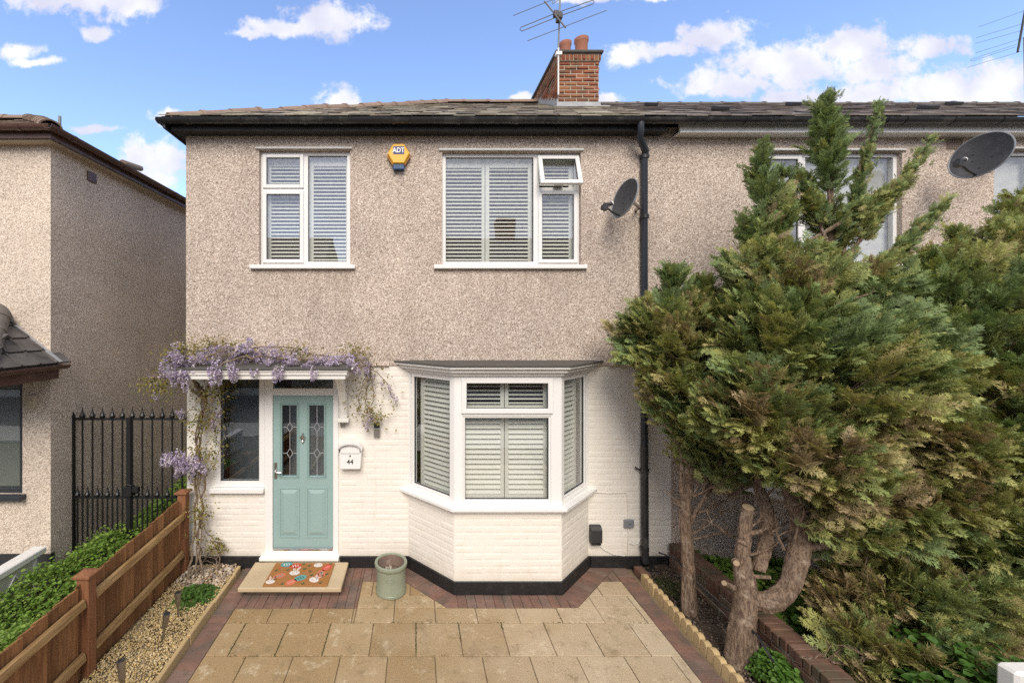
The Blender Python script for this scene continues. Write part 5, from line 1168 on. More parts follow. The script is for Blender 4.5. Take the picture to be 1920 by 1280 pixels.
# ---- satellite dishes
def dish(name, c, n_, w, hgt, label, arm_len, roll=0.0, anchor=None):
    h = empty(name, c, label, 'satellite dish', 'satellite dishes on the fronts')
    n_ = Vector(n_).normalized(); x_ = Vector((0, 0, 1)).cross(n_).normalized() * -1; y_ = n_.cross(x_) * 1.0
    if y_.z < 0: y_, x_ = -y_, -x_
    B = Matrix((x_, y_, n_)).transposed().to_4x4(); B = TR(*c) @ B @ Matrix.Rotation(roll, 4, 'Z')
    nr, ns = 7, 40; vs_ = []; fs_ = []
    for side in (0, 1):
        for i in range(nr + 1):
            r_ = i / nr
            for j in range(ns):
                a = 2 * math.pi * j / ns; x, y = r_ * w * math.cos(a), r_ * hgt * math.sin(a)
                vs_.append((x, y, 0.20 * (x * x + y * y) / max(w, hgt) - (0.0 if side == 0 else 0.006 + 0.0 * r_)))
    off = (nr + 1) * ns
    for i in range(nr):
        for j in range(ns):
            a, b_, c_, d = i * ns + j, i * ns + (j + 1) % ns, (i + 1) * ns + (j + 1) % ns, (i + 1) * ns + j
            fs_.append((a, d, c_, b_)); fs_.append((off + a, off + b_, off + c_, off + d))
    MB(B).add(vs_, fs_).build('reflector', M['dish'], h, smooth=True)
    rim = [(w * math.cos(2 * math.pi * j / ns), hgt * math.sin(2 * math.pi * j / ns), 0.20 * ((w * math.cos(2 * math.pi * j / ns)) ** 2 + (hgt * math.sin(2 * math.pi * j / ns)) ** 2) / max(w, hgt) - 0.004) for j in range(ns + 1)]
    MB(B).tube(rim, 0.008, 6, caps=False).build('rim', M['grey'], h, smooth=True)
    for (bx_, by_) in ((-0.3, -0.1), (0.3, -0.1), (0, -0.55), (-0.3, 0.2)):
        x, y = bx_ * w, by_ * hgt; MB(B).tube([(x, y, 0.20 * (x * x + y * y) / max(w, hgt)), (x, y, 0.20 * (x * x + y * y) / max(w, hgt) + 0.006)], 0.008, 6).build('bolt', M['gutter'], h)
    a0 = Vector((0, -hgt * 0.93, 0.03)); a1 = Vector((0, -hgt * 0.72, arm_len))
    MB(B).tube([a0, a0.lerp(a1, 0.5) + Vector((0, -0.015, 0)), a1], 0.011, 6).build('arm', M['gutter'], h)
    ln_ = MB(B); ln_.tube([a1 + Vector((0, 0.02, 0.02)), a1 + Vector((0, 0.035, -0.03)), a1 + Vector((0, 0.06, -0.07))], [0.022, 0.02, 0.026], 10); ln_.box(-0.03, 0.03, -0.045, 0.015, -0.03, 0.035, T=TR(*a1)); ln_.build('receiver_head', M['dark'], h)
    MB(B).tube([a1 + Vector((0, 0.06, -0.07)), a1 + Vector((0, 0.068, -0.08))], 0.027, 12).build('feed_cap', M['white'], h)
    an = Vector(anchor); mid = Vector(c) - n_ * 0.07
    MB().tube([Vector(c) - n_ * 0.01, mid, Vector((an.x, an.y - 0.10, an.z)), an], 0.02, 8).build('wall_bracket', M['steel'], h)
    return h
y1_ = 5.12
dish('satellite_dish', P3(1176, 374, y1_), (-0.951, -0.168, 0.259), 0.225, 0.24, 'dark grey satellite dish beside the wide upstairs window of the cream house', 0.26, anchor=(PX(1190), YF - 0.02, PZ(395)))
y2_ = 4.95
dish('satellite_dish', P3(1843, 294, y2_), (-0.951, -0.168, 0.259), 0.26, 0.265, 'larger dark grey satellite dish high on the wall behind the conifers', 0.34, anchor=(PX(1862), YF - 0.02, PZ(300)))
ag = MB(TR(PX(1785), YF - 0.026, PZ(272))); ag.box(-0.11, 0.11, 0, 0.01, -0.07, 0.07)
agr = tag(ag.build('air_brick', simple('clay_vent', (0.42, 0.30, 0.20), 0.9)), 'clay air brick in the wall left of the larger dish', 'air brick')
hm = mesh_of(MB().box(-0.008, 0.008, -0.002, 0.0, -0.008, 0.008), M['dark'], 'vent_hole')
for i in range(9):
    for j in range(6): share('vent_hole', hm, agr, TR(PX(1785) - 0.096 + i * 0.024, YF - 0.0262, PZ(272) - 0.058 + j * 0.0235))

# ---- television aerials
ay = 7.64
ta = empty('television_aerial', P3(1047, 150, ay), 'wide television aerial on a mast strapped to the brick chimney', 'aerial', 'television aerials')
MB().tube([P3(1047, 178, ay), P3(1047, 90, ay)], 0.015, 8).build('strapped_mast', M['white_paint'], ta, smooth=True)
MB().tube([P3(1047, 90, ay), P3(1052, -60, ay)], 0.016, 8).build('mast', M['grey'], ta, smooth=True)
MB().box(PX(1042, ay), PX(1053, ay), ay - 0.03, ay + 0.05, PZ(104, ay), PZ(98, ay)).build('strap', M['white_paint'], ta)
ab, ac = P3(1021, 3, ay - 0.15), P3(1060, 52, ay - 0.55)
MB().tube([ab, ac], 0.014, 6).build('boom', M['aerial'], ta)
def rod(p, q_, r_=0.006, nm='element', par=ta): MB().tube([p, q_], r_, 5).build(nm, M['aerial'], par)
rod(P3(962, 30, ay - 0.15), P3(1080, -18, ay - 0.15)); rod(P3(989, 77, ay - 0.5), P3(1137, 20, ay - 0.5))
for z_ in (0,):
    fo = MB(); yy_ = ay - 0.33
    fo.tube([P3(1040, 34, yy_), P3(978, 59, yy_), P3(975, 56, yy_), P3(976, 52, yy_), P3(1040, 26, yy_), P3(1111, 1, yy_), P3(1114, 3, yy_), P3(1112, 8, yy_), P3(1040, 34, yy_)], 0.007, 5); fo.build('folded_dipole', M['aerial'], ta)
MB(TR(*P3(1042, 27, ay - 0.33))).box(-0.04, 0.04, -0.04, 0.04, -0.05, 0.05).build('feed_box', M['dark'], ta, bevel=0.008)
MB(TR(*P3(1047, 37, ay - 0.06))).box(-0.04, 0.04, -0.12, 0.04, -0.05, 0.05).build('clamp', M['dark'], ta, bevel=0.008)
gr = MB(); 
for (a, b_) in (((1036, 8), (1052, -2)), ((1038, 2), (1050, -6)), ((1036, 8), (1036, -4))): gr.tube([P3(*a, ay), P3(*b_, ay)], 0.006, 5)
gr.build('upper_array', M['grey'], ta)
tb = empty('television_aerial', P3(1925, 200, 8.6), 'part of a television aerial at the top right edge of the sky', 'aerial', 'television aerials')
yb_ = 8.6
MB().tube([P3(1924, 205, yb_), P3(1921, 70, yb_)], 0.02, 6).build('mast', M['grey'], tb)
MB().tube([P3(1908, 98, yb_), P3(1923, 15, yb_)], 0.018, 6).build('boom', M['dark'], tb)
for (a, b_, c_) in ((1835, 51, 23), (1831, 71, 46), (1829, 82, 58), (1828, 100, 73), (1813, 127, 97)):
    rod(P3(a, b_, yb_), P3(2 * 1914 - a, 2 * c_ - b_, yb_), 0.0035, 'element', tb)
fo = MB(); fo.tube([P3(1905, 84, yb_), P3(1823, 111, yb_), P3(1820, 113, yb_), P3(1822, 115, yb_), P3(1905, 88, yb_)], 0.0035, 5); fo.build('folded_dipole', M['aerial'], tb)

# ---- solar stake lights
def solar(px, py_top, py_base, label, tilt):
    Yb = FPX * (CAMZ - 0.04) / (py_base - VPY); x = PX(px, Yb); hgt = (py_base - py_top) / FPX * Yb * 1.02
    h = empty('solar_light', (x, Yb, 0.03), label, 'solar light', 'solar lights in the gravel')
    B = TR(x, Yb, 0.02) @ Matrix.Rotation(tilt[0], 4, 'Y') @ Matrix.Rotation(tilt[1], 4, 'X')
    MB(B).tube([(0, 0, -0.05), (0, 0, hgt * 0.55)], 0.012, 8).build('stake', M['steel'], h, smooth=True)
    MB(B).tube([(0, 0, hgt * 0.5), (0, 0, hgt * 0.56), (0, 0, hgt * 0.60), (0, 0, hgt * 0.90)], [0.016, 0.026, 0.027, 0.030], 14).build('lamp_tube', M['steel'], h, smooth=True)
    MB(B).tube([(0, 0, hgt * 0.901), (0, 0, hgt)], [0.034, 0.034], 14).build('cap', M['steel'], h, smooth=True)
    MB(B).tube([(0, 0, hgt + 0.0005), (0, 0, hgt + 0.003)], 0.027, 14).build('solar_panel', M['gutter'], h)
solar(334, 1107, 1155, 'steel solar stake light nearest the wisteria in the gravel bed', (0.0, 0.0))
solar(304, 1146, 1200, 'steel solar stake light, the middle one in the gravel bed', (0.16, 0.0))
solar(231, 1234, 1312, 'steel solar stake light nearest the front at the bottom left', (-0.05, 0.0))
# ================================================================== PLANTS
def unit(a): return a / np.maximum(np.linalg.norm(a, axis=-1, keepdims=True), 1e-9)
def leaves(name, pos, dirs, nrm, ln_, wd, cols, mat, parent=None, kind=None, fold=0.25):
    """ovate leaves as two folded quads each: pos is the stalk end"""
    d = unit(dirs); s = unit(np.cross(d, nrm)); n_ = np.cross(s, d); L = ln_[:, None]; W_ = wd[:, None]
    v0 = pos; v3 = pos + d * L - n_ * L * 0.12; m1 = pos + d * L * 0.5
    a1 = pos + d * L * 0.28 + s * W_ * 0.5 + n_ * W_ * fold; a2 = pos + d * L * 0.66 + s * W_ * 0.42 + n_ * W_ * fold
    b1 = pos + d * L * 0.28 - s * W_ * 0.5 + n_ * W_ * fold; b2 = pos + d * L * 0.66 - s * W_ * 0.42 + n_ * W_ * fold
    V = np.stack([v0, a1, a2, v3, b2, b1], 1).reshape(-1, 3); k = np.arange(len(pos))[:, None] * 6
    F = np.concatenate([k + np.array([[0, 1, 2, 3]]), k + np.array([[0, 3, 4, 5]])])
    return big(name, V, F, mat, parent, cols=np.repeat(cols, 6, 0), kind=kind)
def pick(pal, n, jit=0.2):
    pal = np.array(pal); return pal[RNG.integers(0, len(pal), n)] * RNG.uniform(1 - jit, 1 + jit, (n, 1))
GREEN = [(0.16, 0.28, 0.04), (0.20, 0.33, 0.055), (0.12, 0.21, 0.036), (0.25, 0.35, 0.08)]
def cover(name, label, cat, n, xf, size, hmax, pal=GREEN, kind='stuff'):
    """low leafy growth: xf gives (x,y,h) arrays; leaves at random height on short stems, facing up and out"""
    x, y, h = xf(n); z = 0.03 + h * RNG.uniform(0.35, 1.0, n) ** 0.7
    pos = np.stack([x, y, z], -1); ang = RNG.uniform(0, 6.28, n)
    d = np.stack([np.cos(ang), np.sin(ang), RNG.uniform(-0.5, 0.45, n)], -1)
    nr = unit(np.stack([RNG.normal(0, 0.35, n), RNG.normal(-0.15, 0.35, n), np.ones(n)], -1))
    L = RNG.uniform(0.45, 1.0, n) ** 1.5 * 1.6 * size
    o = leaves(name, pos, d, nr, L, L * RNG.uniform(0.65, 0.95, n), pick(pal, n), M['leaf'], fold=0.12)
    return tag(o, label, cat, kind=kind)
def fbm2(x, y, s, seed):
    r = np.random.default_rng(seed); o = np.zeros_like(x)
    for k in range(4):
        a, b, c, d = r.uniform(0, 6.28, 4); f = s * 1.9 ** k
        o += (np.sin(x * f * math.cos(a) + y * f * math.sin(a) + b) * np.cos(x * f * math.cos(c) + y * f * math.sin(c) + d)) / 1.6 ** k
    return o
def passage(n):
    y = RNG.uniform(2.3, 5.75, n); x = RNG.uniform(-4.44, -3.0, n)
    # densest along the fence and in the middle, thin beside the pale wall near the gate
    hh = 0.25 + 0.13 * fbm2(x, y, 3.2, 4) + np.where(RNG.random(n) < 0.06, RNG.uniform(0.03, 0.14, n), 0) + 0.22 * np.clip((y - 4.6), 0, 0.9) * np.clip((x + 4.4) / 0.7, 0, 1)
    return x, y, np.clip(hh, 0.06, 0.62)
cover('ground_cover', 'bright green weeds filling the passage behind the timber fence', 'weeds', 24000, passage, 0.030, 0.5)
def beyond(n):
    y = RNG.uniform(5.75, 8.8, n); x = RNG.uniform(-4.1, -3.05, n); return x, y, np.clip(0.34 + 0.12 * fbm2(x, y, 2.0, 9) + 0.30 * (x + 4.1), 0.1, 0.85)
cover('ground_cover', 'green weeds growing beyond the iron gate', 'weeds', 6000, beyond, 0.05, 0.6)
def bluebell(n):
    a = RNG.uniform(0, 6.28, n); r = np.sqrt(RNG.uniform(0, 1, n)) * (1 + 0.3 * np.sin(3 * a + 1) + 0.15 * np.sin(7 * a)); return np.minimum(-2.52 + 0.26 * r * np.cos(a), -2.29), 4.85 + 0.22 * r * np.sin(a), 0.075 * np.clip(1.1 - 0.8 * r, 0.1, 1) * RNG.uniform(0.5, 1.3, n)
cover('ground_cover', 'small patch of low green leaves on the gravel below the wisteria', 'plant patch', 1500, bluebell, 0.028, 0.1, [(0.08, 0.17, 0.03), (0.11, 0.21, 0.045), (0.06, 0.13, 0.025)])
def nb(n):
    y = RNG.uniform(4.0, 5.4, n); x = RNG.uniform(3.5, 4.6, n); return x, y, np.clip(0.26 + 0.12 * fbm2(x, y, 2.5, 3), 0.05, 0.5)
cover('ground_cover', 'bright green leaves behind the low brick wall by the slim trunk', 'weeds', 4500, nb, 0.055, 0.5)
def nb2(n):
    y = RNG.uniform(3.0, 4.3, n); x = RNG.uniform(3.75, 5.2, n); return x, y, np.clip(0.36 + 0.16 * fbm2(x, y, 2.5, 31), 0.05, 0.6)
cover('ground_cover', 'tangle of green leaves under the conifers right of the curved trunk', 'weeds', 5000, nb2, 0.06, 0.5, [(0.06, 0.14, 0.02), (0.08, 0.17, 0.03), (0.05, 0.09, 0.02)])
def bush(n):
    a = RNG.uniform(0, 6.28, n); r = np.sqrt(RNG.uniform(0, 1, n)); return 3.13 + 0.17 * r * np.cos(a), 3.68 + 0.22 * r * np.sin(a), 0.24 * np.sqrt(np.clip(1.05 - r * r, 0.03, 1))
cover('leafy_bush', 'small round leafy green bush at the foot of the thick trunk', 'bush', 1300, bush, 0.035, 0.2, [(0.10, 0.20, 0.03), (0.13, 0.24, 0.05), (0.07, 0.15, 0.025)], kind=None)
def moss(n):
    a = RNG.uniform(0, 6.28, n); r = np.sqrt(RNG.uniform(0, 1, n)); return 3.02 + 0.14 * r * np.cos(a), 4.98 + 0.22 * r * np.sin(a), 0.035 * np.ones(n)
cover('moss', 'mossy patch on the soil beside the slim trunk', 'moss', 2600, moss, 0.012, 0.03, [(0.07, 0.085, 0.03), (0.09, 0.10, 0.035), (0.06, 0.06, 0.03)])

# ------------------------------------------------------------------ wisteria
wi = empty('wisteria', (PX(372, 5.25), 5.25, 0), 'wisteria in lilac flower climbing the wall and over the door canopy', 'climber')
def smooth_path(wp, n=5, jit=0.012):
    out = []
    for i in range(len(wp) - 1):
        p0, p1, p2, p3 = wp[max(i - 1, 0)], wp[i], wp[i + 1], wp[min(i + 2, len(wp) - 1)]
        for k in range(n):
            s = k / n
            q_ = 0.5 * ((2 * p1) + (p2 - p0) * s + (2 * p0 - 5 * p1 + 4 * p2 - p3) * s * s + (3 * p1 - p0 - 3 * p2 + p3) * s ** 3)
            out.append(q_ + Vector((random.gauss(0, jit), random.gauss(0, jit), random.gauss(0, jit))))
    out.append(wp[-1]); return out
VIN = []
def vine(wp, r0, r1, n=6):
    pts_ = smooth_path([P3(*w) for w in wp], 6); rr = [r0 + (r1 - r0) * i / (len(pts_) - 1) for i in range(len(pts_))]
    MB().tube(pts_, rr, n, jit=0.15).build('stem', M['vine'], wi, smooth=True); VIN.append(pts_)
main_ = [((352 + i * 7, 1092 - (i % 3) * 6, 5.10 + 0.05 * (i % 3)), (366 + (i % 3) * 7, 985, 5.34), (372 + random.uniform(-7, 7), 880, 5.36), (376 + random.uniform(-7, 7), 800, 5.32), (384 + random.uniform(-4, 4), 745, 5.28)) for i in range(3)]
for i, w in enumerate(main_): vine(w, 0.010 if i else 0.015, 0.008)
vine([(384, 1088, 5.2), (372, 1000, 5.34), (384, 900, 5.36), (368, 820, 5.34), (388, 750, 5.3), (365, 715, 5.2), (340, 695, 5.05), (315, 672, 4.95)], 0.015, 0.008)
vine([(384, 745, 5.28), (398, 700, 5.1), (430, 676, 5.05), (500, 668, 5.08), (580, 674, 5.1), (650, 678, 5.2), (690, 676, 5.3), (694, 700, 5.36), (686, 745, 5.38), (700, 790, 5.40)], 0.014, 0.005)
vine([(384, 745, 5.28), (360, 700, 5.05), (400, 664, 5.1), (470, 652, 5.25), (540, 650, 5.3), (600, 668, 5.2), (670, 676, 5.3), (720, 712, 5.40), (742, 758, 5.42)], 0.011, 0.004)
vine([(372, 1070, 5.34), (396, 1030, 5.42), (414, 1040, 5.40), (405, 1072, 5.3)], 0.009, 0.006); vine([(378, 980, 5.36), (398, 1010, 5.42), (412, 1022, 5.42), (404, 1060, 5.36), (394, 1075, 5.28)], 0.008, 0.006)
vine([(384, 900, 5.36), (408, 850, 5.40), (404, 800, 5.40), (396, 770, 5.38)], 0.006, 0.004); vine([(384, 745, 5.28), (410, 735, 5.36), (412, 770, 5.40), (398, 800, 5.40)], 0.006, 0.003)
vine([(384, 745, 5.28), (345, 722, 5.15), (310, 715, 5.05), (284, 705, 5.0)], 0.009, 0.004); vine([(340, 695, 5.05), (330, 665, 5.1), (335, 640, 5.2)], 0.008, 0.003)
vine([(690, 690, 5.34), (676, 730, 5.38), (672, 770, 5.40)], 0.006, 0.003); vine([(694, 700, 5.36), (700, 745, 5.38), (688, 775, 5.40), (706, 785, 5.40)], 0.006, 0.003)
for i in range(26):                                               # fine twigs over the canopy
    a = random.choice(VIN[5:]); p = random.choice(a); q_ = p + Vector((random.uniform(-0.35, 0.35), random.uniform(-0.12, 0.05), random.uniform(-0.02, 0.14))); m_ = p.lerp(q_, 0.5) + Vector((0, 0, random.uniform(0.0, 0.09)))
    if q_.y > 5.44: q_.y = 5.44
    MB().tube(smooth_path([p, m_, q_], 4, 0.005), 0.0035, 4).build('twig', M['vine'], wi)
def raceme(n, L, r, seed):
    rg = np.random.default_rng(seed); tt = rg.uniform(0, 1, n) ** 0.85; ang = rg.uniform(0, 6.28, n)
    rad = r * (1 - tt) ** 0.6 * rg.uniform(0.5, 1.0, n) + 0.004
    pos = np.stack([rad * np.cos(ang), rad * np.sin(ang), -tt * L], -1)
    d = np.stack([np.cos(ang), np.sin(ang), rg.uniform(-0.9, 0.3, n)], -1); nr = np.stack([rg.normal(0, 0.5, n), rg.normal(0, 0.5, n), np.ones(n)], -1)
    cols = np.array([(0.58, 0.49, 0.72), (0.70, 0.62, 0.80), (0.45, 0.36, 0.60), (0.84, 0.79, 0.87), (0.54, 0.45, 0.68)])[rg.integers(0, 5, n)] * rg.uniform(0.85, 1.1, (n, 1))
    cols = np.where((tt > 0.8)[:, None], cols * 0.75, cols)
    o = leaves('flower_cluster', pos, d, nr, rg.uniform(0.018, 0.03, n), rg.uniform(0.016, 0.026, n), cols, M['petal'], fold=0.3); me = o.data; bpy.data.objects.remove(o); return me
RAC = [raceme(120, 0.20, 0.055, 1), raceme(95, 0.16, 0.05, 2), raceme(140, 0.25, 0.055, 3), raceme(70, 0.11, 0.045, 4)]
def bloom(px, py, Y, s=1.0, hang=0.4, var=None):
    p = P3(px, py, Y); m = TR(*p) @ Matrix.Rotation(random.gauss(0, hang), 4, 'X') @ Matrix.Rotation(random.gauss(0, hang), 4, 'Y') @ rotz(random.uniform(0, 6.28)) @ Matrix.Scale(s, 4)
    share('flower_cluster', RAC[var if var is not None else random.randrange(4)], wi, m)
for i in range(64):                                               # carpet on the canopy
    px = 300 + 368 * random.random() ** 1.3; up = 26 * math.exp(-((px - 470) / 120) ** 2)
    bloom(px, 684 - random.uniform(0, 16 + up), 5.02 + random.uniform(-0.06, 0.25), random.uniform(0.6, 0.95), 0.9)
for (px, py) in ((402, 684), (432, 680), (404, 690), (438, 692), (476, 690), (522, 688), (523, 684), (344, 692), (590, 690), (398, 686), (434, 684)): bloom(px, py, 4.88, random.uniform(0.75, 1.0), 0.15)
for i in range(38):                                               # mound in the middle and left end
    bloom(random.gauss(480, 46), random.uniform(644, 674), 5.3, random.uniform(0.6, 0.9), 0.6)
for i in range(22): bloom(random.uniform(590, 690), random.uniform(668, 684), 5.28 + random.uniform(-0.1, 0.08), random.uniform(0.45, 0.7), 0.8)
for i in range(18): bloom(random.gauss(322, 20), random.gauss(688, 14), 4.98 + random.uniform(-0.12, 0.15), random.uniform(0.6, 0.9), 0.5)
for (px, py) in ((338, 645), (342, 650), (300, 705), (288, 716), (292, 735), (284, 700), (352, 664), (362, 676), (326, 642)): bloom(px, py, 5.1, random.uniform(0.6, 0.9), 0.4)
for i in range(16): bloom(random.uniform(312, 374), random.uniform(838, 862), 5.28 + random.uniform(-0.08, 0.06), random.uniform(0.7, 1.05), 0.35)
for (px, py, s) in ((360, 890, 0.8), (366, 884, 0.7), (334, 766, 0.8), (340, 770, 0.7), (408, 765, 0.8), (405, 785, 0.7), (688, 690, 0.7), (696, 684, 0.7), (692, 775, 0.7), (684, 788, 0.6), (738, 735, 0.6), (741, 744, 0.6), (718, 712, 0.5), (727, 722, 0.5), (700, 700, 0.5)): bloom(px, py, 5.36, s, 0.25)
n = 1500; pos = []; 
for k in range(n):
    a = random.choice(VIN + VIN[5:9]); p = random.choice(a[len(a) // 5:]); pos.append(p + Vector((random.gauss(0, 0.07), random.gauss(-0.02, 0.04), random.gauss(0, 0.06))))
extra = [(340, 655, 5.1), (300, 730, 5.0), (288, 720, 5.0), (420, 725, 5.34), (390, 735, 5.2), (376, 850, 5.28), (372, 790, 5.3), (668, 655, 5.35), (410, 650, 5.3), (388, 648, 5.3), (700, 782, 5.4), (374, 960, 5.3), (360, 652, 5.2), (330, 665, 5.05), (440, 655, 5.25), (560, 660, 5.25)]
for e in extra:
    for k in range(120): pos.append(P3(*e) + Vector((random.gauss(0, 0.10), random.gauss(0, 0.05), random.gauss(0, 0.06))))
pos = np.array([tuple(p) for p in pos if p.y < 5.46 and p.z > 0.25]); n = len(pos)
L = RNG.uniform(0.02, 0.05, n)
leaves('foliage', pos, np.stack([RNG.normal(0, 1, n), RNG.normal(-0.4, 0.6, n), RNG.normal(-0.3, 0.6, n)], -1), np.stack([RNG.normal(0, .5, n), RNG.normal(-.6, .4, n), np.ones(n)], -1), L, L * 0.45,
       pick([(0.26, 0.22, 0.06), (0.21, 0.19, 0.05), (0.27, 0.19, 0.07), (0.16, 0.16, 0.04), (0.32, 0.28, 0.09)], n), M['leaf'], wi, 'stuff')

# ------------------------------------------------------------------ conifers
def spray(seed):
    rg = np.random.default_rng(seed); Q = []; L = 0.17
    def dia(b, d, ln_, w):                       # one flat scale-leaf segment: a sliver in the xy plane
        s = np.array([-d[1], d[0]]); m = b + d * ln_ * 0.10
        Q.append([m + s * w * 0.55, b + d * ln_, m - s * w * 0.55])
    nb_ = 6
    for i in range(nb_):
        t_ = (i + 0.2) / nb_; x = 0.008 + t_ * L * 0.85
        for sd_ in (-1, 1):
            a = sd_ * rg.uniform(0.5, 0.85); l = (0.062 * (1 - t_) ** 0.7 + 0.022) * rg.uniform(0.75, 1.2)
            b = np.array([x + rg.uniform(-0.006, 0.006), 0.0]); d = np.array([math.cos(a), math.sin(a)])
            dia(b, d, l, 0.0105)
            for e in (-1, 1):
                aa = a + e * rg.uniform(0.45, 0.8); dia(b + d * l * rg.uniform(0.3, 0.5), np.array([math.cos(aa), math.sin(aa)]), l * rg.uniform(0.45, 0.65), 0.0095)
    for k in range(3): dia(np.array([k * L / 3, 0.0]), np.array([1.0, 0.0]), L / 2.4, 0.010)
    V = np.array(Q).reshape(-1, 2); z = -0.9 * V[:, 0] ** 2 * rg.uniform(-0.6, 1.6) - 2.2 * V[:, 1] ** 2 * rg.uniform(-0.3, 1.5) + rg.normal(0, 0.002, len(V))
    return np.c_[V, z]
SPR = [spray(s) for s in range(8)]
TONES = np.array([(0.175, 0.235, 0.090), (0.220, 0.255, 0.088), (0.275, 0.280, 0.092), (0.315, 0.275, 0.120), (0.275, 0.212, 0.118), (0.165, 0.222, 0.095)])
def plant_sprays(name, P, D, N, S, C, parent):
    """realise the sprays: position, axis, normal, scale, colour"""
    D = unit(D); s = unit(np.cross(N, D)); n_ = np.cross(D, s); B = np.stack([D, s, n_], -1)
    Vs, Fs, Cs, off = [], [], [], 0; var = RNG.integers(0, len(SPR), len(P))
    for k, sv in enumerate(SPR):
        I = np.where(var == k)[0]
        if not len(I): continue
        V = np.einsum('nij,mj->nmi', B[I], sv) * S[I][:, None, None] + P[I][:, None, :]
        m = len(sv); Vs.append(V.reshape(-1, 3)); nf = m // 3
        Fs.append(((np.arange(nf * 3).reshape(nf, 3))[None] + (np.arange(len(I)) * m)[:, None, None]).reshape(-1, 3) + off); off += len(I) * m
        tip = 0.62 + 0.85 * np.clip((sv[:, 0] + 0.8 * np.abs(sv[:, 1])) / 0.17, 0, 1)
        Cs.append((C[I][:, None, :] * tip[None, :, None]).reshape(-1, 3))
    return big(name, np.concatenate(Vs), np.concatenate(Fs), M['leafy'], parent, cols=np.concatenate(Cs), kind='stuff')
def tone(P, brown=0.0):
    n = len(P); a = fbm2(P[:, 0] * 1.0 + P[:, 2], P[:, 1] + 0.6 * P[:, 2], 2.6, 77) + RNG.normal(0, 0.45, n) + brown
    idx = np.clip(np.digitize(a, [-1.0, -0.35, 0.25, 0.85, 1.45]), 0, 5); order = np.array([5, 0, 1, 2, 3, 4])
    return TONES[order[idx]] * RNG.uniform(0.75, 1.25, (n, 1))
